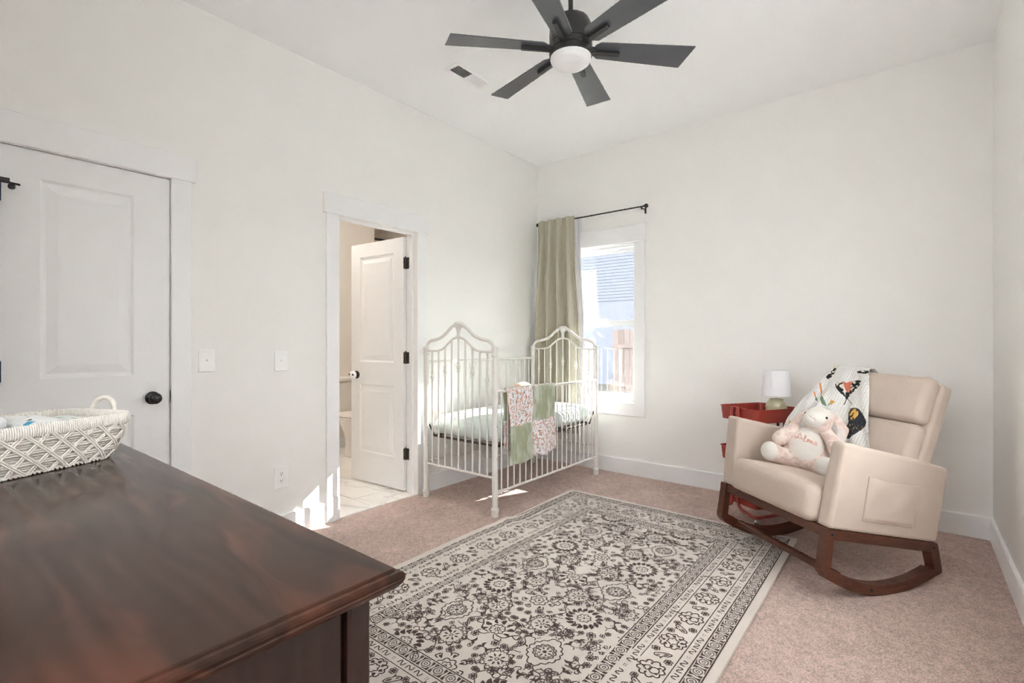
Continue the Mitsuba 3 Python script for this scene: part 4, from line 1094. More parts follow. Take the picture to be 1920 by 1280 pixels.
# ------------------------------------------------------------------ butterfly blanket over the left side of the back
def back_pt(l, y, s):
    """chair-local point on the back: l across, y in front of the face, s along from the seat"""
    f = A0[0] + ax[0] * s + an[0] * y; z = A0[1] + ax[1] * s + an[1] * y
    return np.stack([l, f, z], -1)
nu, nv = 290, 460
u, v = np.meshgrid(np.linspace(0, 1, nu), np.linspace(0, 1, nv), indexing='ij')     # u: left edge -> right edge, v: behind the back -> over the top -> down the front
VT = .16
front = np.clip((v - VT) / (1 - VT), 0, 1); behind = np.clip((VT - v) / VT, 0, 1)
s_ = (LB + .030) - front * (LB - .13)
l_right = -.393 + .185 * front + .006 * np.sin(front * 5 + .5)
l_left = -.638 - .070 * smooth01(front * 1.25)
l = l_left + (l_right - l_left) * u
away = smooth01((1 - u) * 1.9 - .35) * smooth01(front * 1.5)
y = .042 + .010 * np.sin(u * 15 + front * 3) * smooth01(front * 3) + .035 * np.sin(front * math.pi) * .3 + away * .10 + .006 * np.sin(u * 31 - front * 7) * smooth01(front * 2)
s2 = s_ - away * .13 * front - .035 * smooth01((.14 - u) / .14) * (1 - front) 
th = np.clip(front / .055, 0, 1) * math.pi / 2
y = np.where(front < .055, y * np.sin(th) - .01 * np.cos(th), y)
y = np.where(v < VT, -.01 - .055 * smooth01(behind * 2), y)
s2 = np.where(v < VT, LB + .030 - .060 * behind, s2)
BP = chair_pt(back_pt(l, y, s2))
m, bi = sheet(BP, .003)
# crinkled muslin
cx_, cy_ = l + .72, v * .95
from shapely import contains_xy
PRINT = {
'wingL': [(0.192, 0.349), (0.196, 0.33), (0.228, 0.324), (0.253, 0.407), (0.269, 0.445), (0.247, 0.419)],
'wingR': [(0.265, 0.302), (0.294, 0.289), (0.332, 0.295), (0.318, 0.334), (0.301, 0.388), (0.275, 0.435)],
'orange': [(0.225, 0.315), (0.242, 0.325), (0.263, 0.299), (0.273, 0.404), (0.262, 0.404)],
'body': [(0.257, 0.400), (0.273, 0.398), (0.278, 0.455), (0.267, 0.452)],
'b2d': [(0.349, 0.524), (0.368, 0.531), (0.402, 0.572), (0.427, 0.62), (0.426, 0.648), (0.403, 0.693), (0.389, 0.737), (0.372, 0.772), (0.334, 0.775), (0.32, 0.766), (0.322, 0.747), (0.326, 0.705), (0.326, 0.667), (0.338, 0.655), (0.325, 0.613), (0.314, 0.569), (0.321, 0.537)],
'b2o': [(0.322, 0.570), (0.328, 0.546), (0.349, 0.531), (0.363, 0.540), (0.372, 0.572), (0.364, 0.62), (0.358, 0.640), (0.338, 0.612)],
'tl': [(0.117, 0.311), (0.105, 0.286), (0.112, 0.264), (0.118, 0.21), (0.094, 0.162), (0.111, 0.153), (0.138, 0.181), (0.141, 0.232), (0.142, 0.264), (0.131, 0.308)],
'tr': [(0.272, 0.216), (0.312, 0.203), (0.347, 0.205), (0.346, 0.235), (0.313, 0.232), (0.279, 0.230)],
'g1': [(0.131, 0.432), (0.174, 0.454), (0.196, 0.483), (0.216, 0.521), (0.196, 0.512), (0.177, 0.483)],
'g2': [(0.111, 0.454), (0.118, 0.458), (0.141, 0.483), (0.122, 0.48)],
'o1': [(0.094, 0.349), (0.101, 0.346), (0.139, 0.432), (0.131, 0.435)],
'o2': [(0.094, 0.426), (0.100, 0.423), (0.117, 0.454), (0.111, 0.458)],
'fo': [(0.221, 0.496), (0.221, 0.473), (0.24, 0.483), (0.241, 0.492), (0.233, 0.508)],
'fg': [(0.216, 0.521), (0.216, 0.502), (0.223, 0.499), (0.229, 0.505), (0.22, 0.515)],
'lo': [(0.035, 0.639), (0.04, 0.632), (0.049, 0.655), (0.041, 0.667)],
'ant1': [(0.270, 0.451), (0.274, 0.451), (0.275, 0.499), (0.271, 0.499)],
'ant2': [(0.275, 0.451), (0.279, 0.451), (0.326, 0.502), (0.322, 0.504)]}
X, Y = cx_.reshape(-1), cy_.reshape(-1)
col = np.tile(np.array([.70, .69, .665]), (len(X), 1))
line = (np.minimum(np.abs((X / .0125) % 1 - .5), np.abs((Y / .0125) % 1 - .5)))
col *= (1 - .13 * np.exp(-(line / .10) ** 2))[:, None]  # shade of the crinkle creases put into the colour
inside = lambda k: contains_xy(Polygon(PRINT[k]), X, Y)
spots = meshkit.noise(np.stack([X * 95, Y * 70, 0 * X], -1), 3)
blk = np.array([.030, .030, .034])
for k in ('wingL', 'wingR', 'tl', 'tr'):
    i = inside(k); col[i] = np.where((spots[i] > .60)[:, None], [.66, .60, .50], blk)
for k, c in (('orange', (.52, .17, .11)), ('body', blk), ('b2d', (.040, .043, .052)), ('g1', (.16, .22, .15)), ('g2', (.16, .22, .15)), ('fg', (.24, .32, .26)), ('o1', (.62, .25, .12)), ('o2', (.62, .25, .12)), ('fo', (.58, .33, .07)), ('lo', (.58, .33, .07)), ('ant1', (.1, .1, .1)), ('ant2', (.1, .1, .1))):
    col[inside(k)] = c
i = inside('b2o'); col[i] = np.where((spots[i] > .62)[:, None], [.10, .06, .03], [.60, .37, .12])
i = inside('b2d') & (meshkit.noise(np.stack([X * 260, Y * 120, 0 * X], -1), 5) > .83) & (Y > .66); col[i] = [.50, .34, .12]
for yy in (.03, .09): pass
nrm = np.array(m.vertex_normals)
cr = .0011 * np.cos(2 * math.pi * X / .0125) + .0011 * np.cos(2 * math.pi * Y / .0125)
m.vertices = np.array(m.vertices) + nrm * (cr[bi] * np.where(np.arange(len(bi)) < len(X), -1, 1))[:, None]
if m.volume < 0: m.faces = np.array(m.faces)[:, ::-1]
put('butterfly_blanket', m, 'm_vcol', True, color=col[bi], label='white crinkled muslin blanket printed with butterflies, draped over the back of the rocking chair', cat='blanket')

# ------------------------------------------------------------------ plush bunny on the seat
BC = np.array([2.566, -.952, .615])
BX, BY, BZ = np.array([.9894, .1455, 0]), np.array([.1455, -.9894, 0]), np.array([0, 0, 1.])
BP_ = 1.0
def el(p, c, r, yaw=0, pitch=0):
    q = p - np.asarray(c); r = np.asarray(r)
    if yaw:
        cs, sn = math.cos(yaw), math.sin(yaw); q = np.stack([q[:, 0] * cs + q[:, 1] * sn, -q[:, 0] * sn + q[:, 1] * cs, q[:, 2]], 1)
    if pitch:
        cs, sn = math.cos(pitch), math.sin(pitch); q = np.stack([q[:, 0], q[:, 1] * cs + q[:, 2] * sn, -q[:, 1] * sn + q[:, 2] * cs], 1)
    k = np.linalg.norm(q / r, axis=1); g = np.linalg.norm(q / r ** 2, axis=1) + 1e-9
    return k * (k - 1) / g
def cap(p, a, b, ra, rb, sq=1.0):
    s = np.array([1, 1 / sq, 1.]); a, b, p = np.asarray(a) * s, np.asarray(b) * s, p * s
    ab = b - a; t = np.clip((p - a) @ ab / (ab @ ab), 0, 1)
    return np.linalg.norm(p - a - t[:, None] * ab, axis=1) - (ra + (rb - ra) * t)
def smin(a, b, k):
    h = np.clip(.5 + .5 * (b - a) / k, 0, 1)
    return b + (a - b) * h - k * h * (1 - h)
def bunny(p):
    d = el(p, (0, 0, -.012), (.103, .088, .118), 0, -.25)
    d = smin(d, el(p, (.004, .012, -.055), (.106, .090, .075)), .03)
    head = smin(el(p, (.064, .022, .157), (.070, .072, .071)), el(p, (.040, .078, .168), (.050, .046, .043)), .03)
    d = smin(d, head, .014)
    # ears hang from the top of the head
    e1 = np.minimum(cap(p, (.008, .000, .200), (-.036, .010, .150), .014, .022, .5), cap(p, (-.036, .010, .150), (-.066, .022, .088), .022, .026, .5))
    e2 = np.minimum(np.minimum(cap(p, (.112, .004, .200), (.152, .012, .162), .013, .020, .5), cap(p, (.152, .012, .162), (.178, .020, .108), .020, .028, .5)), cap(p, (.178, .020, .108), (.160, .030, .022), .028, .020, .5))
    d = smin(d, np.minimum(e1, e2), .004)
    a1 = smin(cap(p, (-.058, .030, .098), (-.112, .060, .056), .030, .036), el(p, (-.122, .066, .044), (.040, .036, .038)), .015)
    a2 = smin(cap(p, (.105, .030, .088), (.140, .060, .030), .030, .036), el(p, (.146, .066, .006), (.036, .036, .044)), .015)
    d = smin(d, np.minimum(a1, a2), .010)
    l1 = smin(cap(p, (-.070, .035, -.070), (-.140, .085, -.042), .050, .046), el(p, (-.168, .112, -.026), (.052, .040, .055), .55), .018)
    l2 = smin(cap(p, (.055, .050, -.090), (.085, .110, -.085), .050, .046), el(p, (.094, .142, -.074), (.053, .036, .053), -.1), .018)
    d = smin(d, np.minimum(l1, l2), .012)
    return d
bm = surface_net(bunny, np.array([-.25, -.13, -.17]), np.array([.25, .22, .27]), .0052)
trimesh.smoothing.filter_taubin(bm, iterations=6)
if bm.volume < 0: bm.faces = np.array(bm.faces)[:, ::-1]
bv, bn = np.array(bm.vertices), np.array(bm.vertex_normals)
pink, white = np.array([.62, .485, .435]), np.array([.68, .65, .605])
mot = meshkit.fbm(bv * 55, 3, seed=6)[:, None]
bc = pink * (.92 + .2 * mot) + np.array([.06, .10, .10]) * smooth01((mot - .40) * 5)
def paint(mask, c):
    bc[mask] = c * (.96 + .06 * mot[mask])
x_, y_, z_ = bv.T
ftL, ftR = el(bv, (-.168, .112, -.026), (.058, .046, .061), .55) < .004, el(bv, (.094, .142, -.074), (.058, .042, .058), -.1) < .004
arms = (np.minimum(cap(bv, (-.058, .030, .098), (-.122, .066, .044), .036, .042), cap(bv, (.105, .030, .088), (.146, .066, .006), .036, .044)) < .004)
legs = (np.minimum(cap(bv, (-.070, .035, -.070), (-.140, .085, -.042), .052, .048), cap(bv, (.055, .050, -.090), (.085, .110, -.085), .052, .048)) < .003)
paint(((x_ - .008) / .088) ** 2 + ((z_ - .030) / .086) ** 2 < 1, white)
bc[(y_ < .03) & (z_ < .1) | arms | legs] = (pink * (.92 + .2 * mot) + np.array([.06, .10, .10]) * smooth01((mot - .40) * 5))[(y_ < .03) & (z_ < .1) | arms | legs]
hm = el(bv, (.064, .022, .157), (.078, .082, .080)) < 0
hw_ = smooth01((z_ - .125 + (.05 - x_) * .35) / .05)[:, None]
bc[hm] = (bc * (1 - hw_) + white * (.95 + .06 * mot) * hw_)[hm]
paint((el(bv, (.036, .088, .172), (.056, .060, .050)) < .0), white)
paint(ftL & (bn @ np.array([-.45, .85, .28]) > .40), white); paint(ftR & (bn @ np.array([.05, .95, .25]) > .40), white)
paint((el(bv, (.170, .030, .070), (.020, .05, .062)) < 0) & (bn[:, 1] > .2), np.array([.66, .61, .575])); paint((el(bv, (-.052, .02, .12), (.016, .04, .05)) < 0) & (bn[:, 1] > .25), np.array([.64, .52, .47]))
bc = np.clip(bc, 0, .9)
BM4 = mi.ScalarTransform4f(np.array([[BX[0], BY[0], 0, BC[0]], [BX[1], BY[1], 0, BC[1]], [0, 0, 1, BC[2]], [0, 0, 0, 1]]).tolist())
def bw(v): v = np.asarray(v, float); return BC + v[..., :1] * BX + v[..., 1:2] * BY + v[..., 2:3] * BZ
def bmesh(mm):
    mm = mm.copy(); mm.vertices = bw(np.array(mm.vertices))
    if mm.volume < 0: mm.faces = np.array(mm.faces)[:, ::-1]
    return mm
bu = thing('plush_bunny', 'pale pink plush bunny with Alma stitched on its white belly, sitting on the rocking chair', 'stuffed toy')
put('body', bmesh(bm), 'm_bunny', True, parent=bu, color=bc)
from scipy.spatial import cKDTree
fr = bn[:, 1] > .15
kd = cKDTree(bv[fr][:, [0, 2]])
def on_front(x, z, lift=.0):
    d, i = kd.query(np.stack([x, z], -1), k=4)
    w_ = 1 / (d + 1e-4); y = (bv[fr][:, 1][i] * w_).sum(-1) / w_.sum(-1)
    return np.stack([x, y + lift, z], -1)
for (x, z) in ((.1005, .178), (.004, .196)):
    c = on_front(np.array([x]), np.array([z]))[0]
    s = trimesh.creation.icosphere(2, .0068); put('eye', bmesh(move(s, c)), 'm_black', True, parent=bu, label='black bead eye')
def stitch(name, P, r, m, lab):
    L = spline(np.asarray(P, float), 8)
    X3 = on_front((L[:, 0] / 4.92 + 1320 - 1508) * .00302, (837 - 660 - L[:, 1] / 4.92) * .00302, r * .6)
    return tube(X3, r, 6)
nose = [stitch('', [(958, 560), (975, 575), (990, 580), (1005, 575)], .0014, 'm_mouth', ''), stitch('', [(988, 580), (1000, 592), (1012, 606)], .0014, 'm_mouth', '')]
put('nose', bmesh(cat_(nose)), 'm_mouth', True, parent=bu, label='stitched nose')
name = [[(848, 786), (846, 776), (858, 770), (862, 782), (856, 788), (868, 775), (884, 744), (890, 742), (900, 775), (916, 806)], [(866, 777), (885, 780), (908, 786)],
        [(912, 800), (930, 775), (936, 757), (929, 752), (921, 768), (920, 795), (930, 806)], [(938, 808), (944, 786), (950, 782), (951, 810), (958, 790), (965, 788), (967, 816), (974, 797), (981, 796), (982, 818), (988, 822)],
        [(1013, 808), (1003, 802), (994, 810), (994, 824), (1004, 826), (1013, 810), (1012, 826), (1020, 832)]]
put('embroidery', bmesh(cat_([stitch('', P, .0016, 'm_stitch', '') for P in name])), 'm_stitch', True, parent=bu, label='name Alma in rose thread')

# ------------------------------------------------------------------ red utility cart
KO, KA, KB, LA, LBk = np.array([2.27, -.745]), np.array([-.852, .523]), np.array([.523, .852]), .335, .375
def kp(a, b, z):
    a, b, z = np.broadcast_arrays(np.asarray(a, float), b, z)
    p = KO + a[..., None] * KA + b[..., None] * KB
    return np.concatenate([p, z[..., None]], -1)
def rr(a0, a1, b0, b1, r, z, n=7):
    out = []
    for cx, cy, t0 in ((a1 - r, b1 - r, 0), (a0 + r, b1 - r, 90), (a0 + r, b0 + r, 180), (a1 - r, b0 + r, 270)):
        for t in np.radians(np.linspace(t0, t0 + 90, n)): out.append((cx + r * math.cos(t), cy + r * math.sin(t)))
    o = np.array(out); return kp(o[:, 0], o[:, 1], z)
cart = thing('utility_cart', 'red three-tier metal rolling cart standing behind the rocking chair', 'cart')
for zt in (.765, .490, .215):
    R = [rr(i, LA - i, i, LBk - i, .040 - i * .5, z) for i, z in ((.016, zt - .088), (.010, zt - .088), (.008, zt - .084), (.001, zt - .006), (-.004, zt - .003), (-.005, zt), (-.002, zt + .0022), (.003, zt + .001), (.0045, zt - .006), (.010, zt - .080), (.014, zt - .084))]
    put('tray', rings(R), 'm_red_metal', 35, parent=cart)
for sgn in (-1, 1):
    a1 = LA / 2 + sgn * .026; ae = 0.0 if sgn < 0 else LA
    am = (a1 + ae) / 2
    P = [kp(a1, -.0135, .772), kp(a1, -.0135, .50), kp(a1, -.0135, .22), kp(a1, -.0145, .150), kp(a1 + sgn * .018, -.0145, .112), kp(am + sgn * .02, -.014, .092), kp(ae - sgn * .03, -.012, .084), kp(ae - sgn * .004, .012, .082), kp(ae, .05, .082), kp(ae, LBk / 2, .082)]
    Q = [kp(ae, LBk - .05, .082)] + [kp(a, LBk - b, z) for a, b, z in ((ae - sgn * .004, .012, .082), (ae - sgn * .03, -.012, .084), (am + sgn * .02, -.014, .092), (a1 + sgn * .018, -.0145, .112), (a1, -.0145, .150), (a1, -.0135, .22), (a1, -.0135, .50), (a1, -.0135, .772))]
    put('frame_tube', tube(spline(P + Q, 6), .0095, 10), 'm_red_metal', True, parent=cart)
    for b in (-.0135, LBk + .0135):
        put('clip', cat_([tube([kp(a1, b, .690), kp(a1, b, .772)], .0125, 10)]), 'm_red_metal', 40, parent=cart)
for b in (-.004, LBk + .004):
    for z in (.745, .468, .196):
        c = kp(LA / 2, b, z - .02); s = trimesh.creation.icosphere(2, .005); put('bolt', move(s, c), 'm_steel', True, parent=cart)
    put('handle_bridge', tube([kp(LA / 2 - .026, b * 1.0, .768), kp(LA / 2 + .026, b, .768)], .005, 8), 'm_red_metal', True, parent=cart)
for a, b in ((.012, .012), (LA - .012, .012), (.012, LBk - .012), (LA - .012, LBk - .012)):
    c = kp(a, b, 0.)
    w = cart and put('caster', cat_([move(swap(lathe([(0, -.011), (.022, -.011), (.0255, -.008), (.0255, .008), (.022, .011), (0, .011)], 20), [[0, 0, .8], [1, 0, .6], [0, 1, 0]] if False else [[0, 0, 1], [1, 0, 0], [0, 1, 0]]), c + [.0, 0, .0256])]), 'm_black_rubber', 40, parent=cart, label='black caster wheel')
    put('fork', cat_([trimesh.convex.convex_hull(np.array([c + [sx * .0135 + dx, dy, z] for dx in (-.0012, .0012) for dy, z in ((-.006, .022), (.006, .022), (-.014, .052), (.012, .056))])) for sx in (-1, 1)] + [lathe([(0, .050), (.0145, .050), (.0150, .056), (.0105, .062), (.0075, .066), (.0075, .078), (0, .078)], 16, c)]), 'm_steel', 30, parent=w, label='steel fork')
put('dark_container', lathe([(0, .4065), (.030, .4065), (.033, .412), (.033, .52), (.030, .545), (.024, .556), (0, .558)], 24, kp(.06, .20, 0.)), 'm_dark_jar', 40, label='dark grey rounded container on the middle tray of the red cart', cat='container')

# ------------------------------------------------------------------ table lamp on the cart
lx, ly, lz = *kp(.092, .262, 0.)[:2], .6815
lamp = thing('table_lamp', 'small table lamp with a white drum shade and green-grey ceramic base on the red cart', 'table lamp')
put('base', lathe([(0, lz), (.044, lz), (.048, lz + .004), (.060, lz + .045), (.0645, lz + .085), (.062, lz + .105), (.052, lz + .122), (.041, lz + .130), (0, lz + .131)], 40, (lx, ly, 0)), 'm_lamp_base', 40, parent=lamp)
put('lid', lathe([(0, lz + .129), (.042, lz + .130), (.0445, lz + .134), (.044, lz + .139), (.036, lz + .142), (.012, lz + .146), (0, lz + .146)], 36, (lx, ly, 0)), 'm_lamp_base', 40, parent=lamp)
put('stem', lathe([(0, lz + .14), (.0075, lz + .14), (.0075, lz + .18), (.012, lz + .182), (.012, lz + .215), (0, lz + .215)], 18, (lx, ly, 0)), 'm_steel', 40, parent=lamp)
sh = lathe([(.0885, .8435), (.0885, .845), (.0765, 1.013), (.0765, 1.0145), (.075, 1.0135), (.0868, .845), (.0868, .8435), (.0885, .8435)], 48, (lx, ly, 0))
s_ = put('shade', sh, 'm_lamp_shade', 40, parent=lamp, label='white fabric drum shade')
put('trim_ring', cat_([tube([(lx + 0.0878 * math.cos(t), ly + 0.0878 * math.sin(t), .8445) for t in np.linspace(0, 2 * math.pi, 48, endpoint=False)], .0014, 6, True), tube([(lx + 0.0760 * math.cos(t), ly + 0.0760 * math.sin(t), 1.0140) for t in np.linspace(0, 2 * math.pi, 48, endpoint=False)], .0014, 6, True)] +
    [tube([(lx + .012 * math.cos(t), ly + .012 * math.sin(t), .893), (lx + .0855 * math.cos(t), ly + .0855 * math.sin(t), .858)], .0014, 6) for t in (0, 2.094, 4.189)]), 'm_lining', True, parent=s_)

# ------------------------------------------------------------------ dresser in the foreground
dr_ = thing('dresser', 'dark cherry wood dresser with a polished moulded top in the left foreground', 'dresser')
DX0, DX1, DY0, DY1, DZ = .94, 2.502, -4.320, -3.739, .900
R = [rect_ring(DX0 + i, DX1 - i, DY0 + min(i, .02), DY1 - i, z) for i, z in ((.044, .862), (.032, .862), (.026, .8635), (.0205, .8665), (.0165, .8690), (.0150, .8720), (.0085, .8735), (.0065, .8760), (.0030, .8800), (.0008, .8850), (0, .8900), (.0012, .8935), (.0045, .8958), (.0090, .8966), (.0105, .8966), (.0112, .8985), (.0130, .8997), (.0150, .9000))]
put('top', rings(R), 'm_cherry', 24, parent=dr_, label='polished cherry top with an ogee edge')
bx0, bx1, by0, by1 = DX0 + .045, DX1 - .037, DY0 + .01, DY1 - .029
put('carcass', cat_([box(bx0, bx1 - .016, by0 + .01, by1 - .004, .08, .863), box(bx0, bx1 - .03, by0 + .03, by1 - .03, 0, .09)]), 'm_cherry_side', parent=dr_)
for y0, y1 in ((by1 - .034, by1), (by0, by0 + .034)):
    put('corner_post', box(bx1 - .034, bx1, y0, y1, 0, .863, .004), 'm_cherry_side', parent=dr_)
put('end_panel', box(bx1 - .02, bx1 - .007, by0 + .038, by1 - .040, .10, .863, .002), 'm_cherry_side', parent=dr_)
put('end_rail', box(bx1 - .02, bx1 - .002, by0 + .034, by1 - .034, .06, .12, .003), 'm_cherry_side', parent=dr_)

# ------------------------------------------------------------------ white wicker basket on the dresser
BO, E1, E2 = np.array([1.394, -3.798, DZ + .0005]), np.array([.405, -.914, 0]), np.array([-.914, -.405, 0])
E1 /= np.linalg.norm(E1); E2 -= E1 * (E1 @ E2); E2 /= np.linalg.norm(E2)
BL, BWd, BH, FL = .40, .205, .108, .020
def bask(a, b, z): return BO + np.asarray(a)[..., None] * E1 + np.asarray(b)[..., None] * E2 + np.asarray(z)[..., None] * np.array([0, 0, 1.])
def peri(h, off, n):
    """n points round the basket at height fraction h, off outward; returns points (n, 3)"""
    g = FL * h + off - .012 * (1 - h) ** 4
    a0, a1, b0, b1, r = -g, BL + g, -g, BWd + g, .042 + off
    seg = []
    P = []
    for ca, cb, t0 in ((a1 - r, b1 - r, 0), (a0 + r, b1 - r, 90), (a0 + r, b0 + r, 180), (a1 - r, b0 + r, 270)):
        for t in np.radians(np.linspace(t0, t0 + 90, 10)): P.append((ca + r * math.cos(t), cb + r * math.sin(t)))
    P = np.array(P + P[:1]); s = np.concatenate([[0], np.cumsum(np.linalg.norm(np.diff(P, axis=0), axis=1))])
    q = np.linspace(0, s[-1], n, endpoint=False)
    a, b = np.interp(q, s, P[:, 0]), np.interp(q, s, P[:, 1])
    return bask(a, b, np.full(n, h * BH)), s[-1]
def peri_at(frac, h, off):
    """points at perimeter fractions frac and height fractions h (arrays)"""
    hs = np.linspace(0, 1, 13); T_ = np.stack([peri(hh, off, 360)[0] for hh in hs])      # (13, 360, 3)
    x = (np.asarray(frac) % 1) * 360; i = np.floor(x).astype(int) % 360; w_ = (x - np.floor(x))[:, None]
    y = np.clip(np.asarray(h), 0, 1) * 12; j = np.minimum(np.floor(y).astype(int), 11); v_ = (y - j)[:, None]
    A_ = T_[j, i] * (1 - w_) + T_[j, (i + 1) % 360] * w_; B_ = T_[j + 1, i] * (1 - w_) + T_[j + 1, (i + 1) % 360] * w_
    return A_ * (1 - v_) + B_ * v_
def wick(key, m, parent, seed, tone=1.0, kind=None, label=None, sm=True):
    v = np.array(m.vertices)
    c = np.array([.76, .73, .68]) * tone * (.84 + .30 * meshkit.noise(v * [260, 260, 420], seed))[:, None]
    return put(key, m, 'm_wicker', sm, parent=parent, color=c, kind=kind, label=label)
bk = thing('wicker_basket', 'white woven wicker basket with a looped end handle on the dresser', 'basket')
rows = []
for k in range(19):
    h = .04 + k * .0475
    n = 150
    wob = .0016 * np.sin(np.arange(n) * math.pi / 2.5 + (k % 2) * math.pi)
    P0, _ = peri(h, -.002, n); P1, _ = peri(h, .000, n)
    d = P1 - P0; d /= np.linalg.norm(d, axis=1, keepdims=True) + 1e-9
    P = P0 + d * wob[:, None]; P[:, 2] += .0012 * meshkit.noise(P * 60, k) 
    rows.append(tube(P, .0027, 5, True))
wick('woven_wall', cat_(rows), bk, 1, .90, kind='stuff')  # lower tone puts the shade between the strands into the wall colour
st = []
for h in (.28, .52, .76):
    for dh in (-.024, .024):
        P, _ = peri(h + dh, .0045, 120); P[:, 2] += .0010 * meshkit.noise(P * 50, 4); st.append(tube(P, .0022, 6, True))
wick('band_strand', cat_(st), bk, 2, 1.05, kind='stuff')
_, LP_ = peri(.5, 0, 50)
dg = []
nd = 26
for k in range(nd):
    for sl, off in ((1, .0075), (-1, .0058)):
        for d_ in (-.0032, .0032):
            t = np.linspace(0.02, .90, 12)
            f = (k + .5) / nd + sl * (t - .45) * .085 + d_ / LP_
            dg.append(tube(peri_at(f, t, off), .0021, 6))
wick('lattice_strand', cat_(dg), bk, 3, 1.08, kind='stuff')
def coil(path, r0, r1, pitch, amp, closed, up=True):
    """wrapped rim: tube round a path with coil ridges; r0 across, r1 along z"""
    P = np.asarray(path); s = np.concatenate([[0], np.cumsum(np.linalg.norm(np.diff(np.vstack([P, P[:1]]) if closed else P, axis=0), axis=1))])
    n = int(s[-1] / pitch * 4); q = np.linspace(0, s[-1], n, endpoint=not closed)
    PP = np.vstack([P, P[:1]]) if closed else P
    C = np.stack([np.interp(q, s, PP[:, i]) for i in range(3)], 1)
    ph = np.abs(np.sin(np.arange(n) * math.pi / 4)) ; jit = meshkit.noise(np.stack([np.floor(np.arange(n) / 4) * 7.3, 0 * q, 0 * q], -1), 5)
    rad = 1 - amp * (1 - ph) + .10 * (jit - .5)
    t, nn, b = frames(C, closed)
    if up:
        b = np.tile([0, 0, 1.], (n, 1)); nn = np.cross(b, t); nn /= np.linalg.norm(nn, axis=1, keepdims=True)
    a = np.arange(10) * 2 * math.pi / 10
    V = C[:, None] + rad[:, None, None] * (r0 * np.cos(a)[None, :, None] * nn[:, None] + r1 * np.sin(a)[None, :, None] * b[:, None])
    i, j = np.meshgrid(np.arange(n if closed else n - 1), np.arange(10), indexing='ij'); i2, j2 = (i + 1) % n, (j + 1) % 10
    qd = np.stack([i * 10 + j, i2 * 10 + j, i2 * 10 + j2, i * 10 + j2], -1).reshape(-1, 4)
    mm = tm(V.reshape(-1, 3), np.vstack([qd[:, [0, 1, 2]], qd[:, [0, 2, 3]]]))
    if mm.volume < 0: mm.faces = np.array(mm.faces)[:, ::-1]
    return mm
P, _ = peri(1.0, .001, 200); P[:, 2] -= .004
wick('wrapped_rim', coil(P, .0075, .0165, .0046, .26, True), bk, 4, 1.0, label='cord-wrapped rim')
P, LPb = peri(0.0, .006, 700); P[:, 2] = BO[2] + .0052
C0, _ = peri(0.0, .002, 700); o = P - C0; o[:, 2] = 0; o /= np.linalg.norm(o, axis=1, keepdims=True) + 1e-9
th = np.arange(700) * 2 * math.pi * 60 / 700
br = [tube(P + .0026 * np.cos(th + ph)[:, None] * o + .0026 * np.sin(th + ph)[:, None] * np.array([0, 0, 1.]), .0026, 6, True) for ph in (0, math.pi)]
wick('base_braid', cat_(br), bk, 5, 1.0)
put('bottom', prism([(.02, .02), (BL - .02, .02), (BL - .02, BWd - .02), (.02, BWd - .02)], 0, .003).apply_transform(np.array([[E1[0], E2[0], 0, BO[0]], [E1[1], E2[1], 0, BO[1]], [0, 0, 1, BO[2] + .003], [0, 0, 0, 1]])), 'm_canvas', parent=bk)
for a_ in (-.018, BL + .018):
    s = 1 if a_ < 0 else -1
    t = np.linspace(0, math.pi, 40)
    bb = BWd / 2 - .046 * np.cos(t); zz = BH - .012 + .054 * np.sin(t) ** .85; aa = a_ - s * (.004 + .012 * np.sin(t))
    hd = wick('handle', coil(bask(aa, bb, zz), .0058, .0058, .0050, .20, False, up=False), bk, 6, 1.05, label='looped end handle')
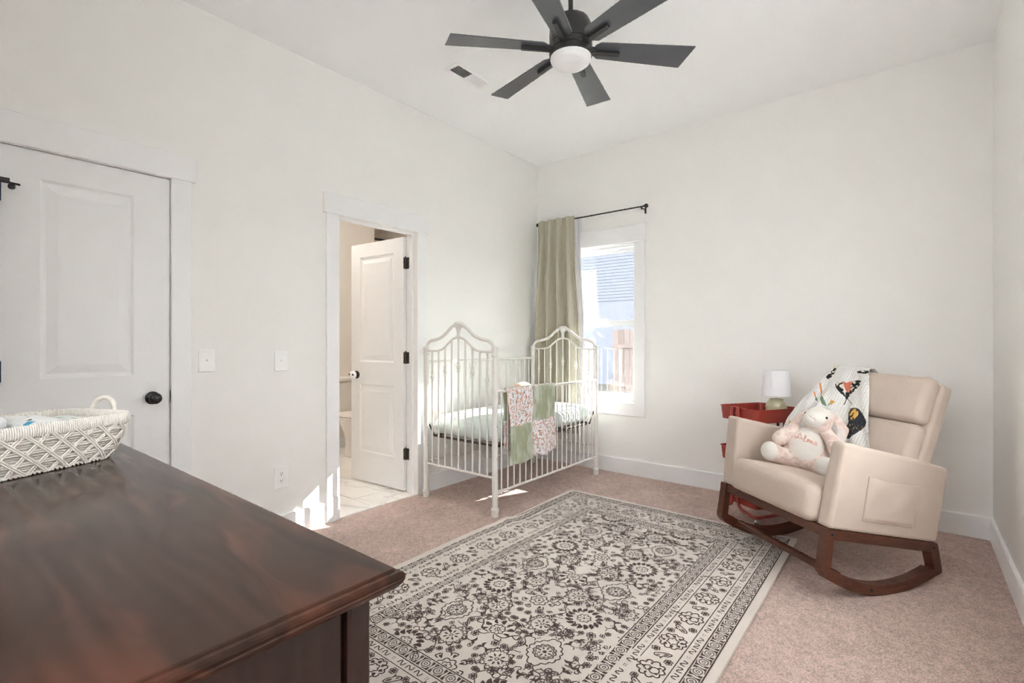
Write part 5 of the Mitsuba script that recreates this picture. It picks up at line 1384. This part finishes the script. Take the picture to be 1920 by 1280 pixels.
# what lies in the basket
def cloth_block(ca, cb, sa, sb, h0, h1, blobs, key, label, seed):
    def fn(P):
        q = P.copy()
        q[:, 2] += .010 * (meshkit.fbm(P * [40, 40, 30] + seed, 3, seed=seed) - .5) + .010 * np.sin(P[:, 0] * 60 + seed) * (P[:, 2] > 0) * .4
        q[:, :2] += (.006 * (meshkit.fbm(P * 45 + seed * 2, 2, seed=seed) - .5))[:, None]
        return q
    mm = rbox(sa, sb, h1 - h0, min(.022, (h1 - h0) * .45), 5, 30, fn)
    v = np.array(mm.vertices)
    c = np.tile([.70, .71, .70], (len(v), 1))
    for (x, y, r, cc) in blobs: c[(np.hypot(v[:, 0] - x, (v[:, 1] - y) * 1.3) < r) & (v[:, 2] > -.02)] = cc
    mm.vertices = bask(v[:, 0] + ca, v[:, 1] + cb, v[:, 2] + (h0 + h1) / 2)
    if mm.volume < 0: mm.faces = np.array(mm.faces)[:, ::-1]
    put(key, mm, 'm_wicker', True, color=c, label=label, cat='cloth')
ink, blu, grn = (.015, .018, .03), (.05, .30, .50), (.06, .30, .12)
rg = np.random.default_rng(12)
cloth_block(.160, .085, .078, .15, .008, .122, [(-.034, -.050, .0055, ink), (-.022, -.056, .0045, ink), (-.036, -.022, .0060, ink), (-.014, -.034, .0050, ink), (-.030, .006, .0060, ink), (-.018, .030, .0055, ink), (.004, -.012, .0035, ink), (.028, -.052, .010, blu), (.018, -.040, .005, ink)], 'folded_cloth', 'folded white cloth with black marks and a blue spot beside the white tub', 2)
cloth_block(.062, .110, .080, .13, .008, .111, [(.004, -.030, .0125, grn), (.002, .020, .012, grn), (-.015, -.005, .005, (.25, .27, .26)), (-.02, -.04, .004, ink)], 'folded_cloth', 'folded white cloth with a green print in the basket below its looped handle', 5)
put('white_tub', lathe([(0, .006), (.045, .006), (.050, .012), (.056, .110), (.060, .112), (.061, .124), (.055, .132), (.04, .136), (0, .137)], 40, bask(np.array(.262), np.array(.095), np.array(0.))), 'm_tub', 40, label='pale round lidded tub standing in the wicker basket at the picture edge', cat='tub')

# ------------------------------------------------------------------ hanging on the far left
wh = thing('wall_hanging', 'dark hanging cloth on a thin black rod in front of the closed door', 'wall hanging')
put('rod', tube([(.075, -4.24, 1.905), (.075, -3.846, 1.874)], .0045, 8), 'm_black', 40, parent=wh)
put('knob', cat_([lathe([(0, -.013), (.010, -.009), (.013, 0), (.010, .009), (0, .013)], 14, (.072, -3.872, 1.862)), move(box(-.008, .008, -.02, .02, -.011, .011, .003), [.075, -3.898, 1.884])]), 'm_black', 40, parent=wh)
put('top_band', box(.070, .076, -4.22, -3.9035, 1.795, 1.873, .002), 'm_navy', parent=wh)
put('cloth', box(.0715, .0745, -4.215, -3.912, 1.04, 1.80), 'm_canvas', parent=wh)
put('bottom_band', box(.070, .076, -4.22, -3.9035, 1.035, 1.125, .002), 'm_navy', parent=wh)
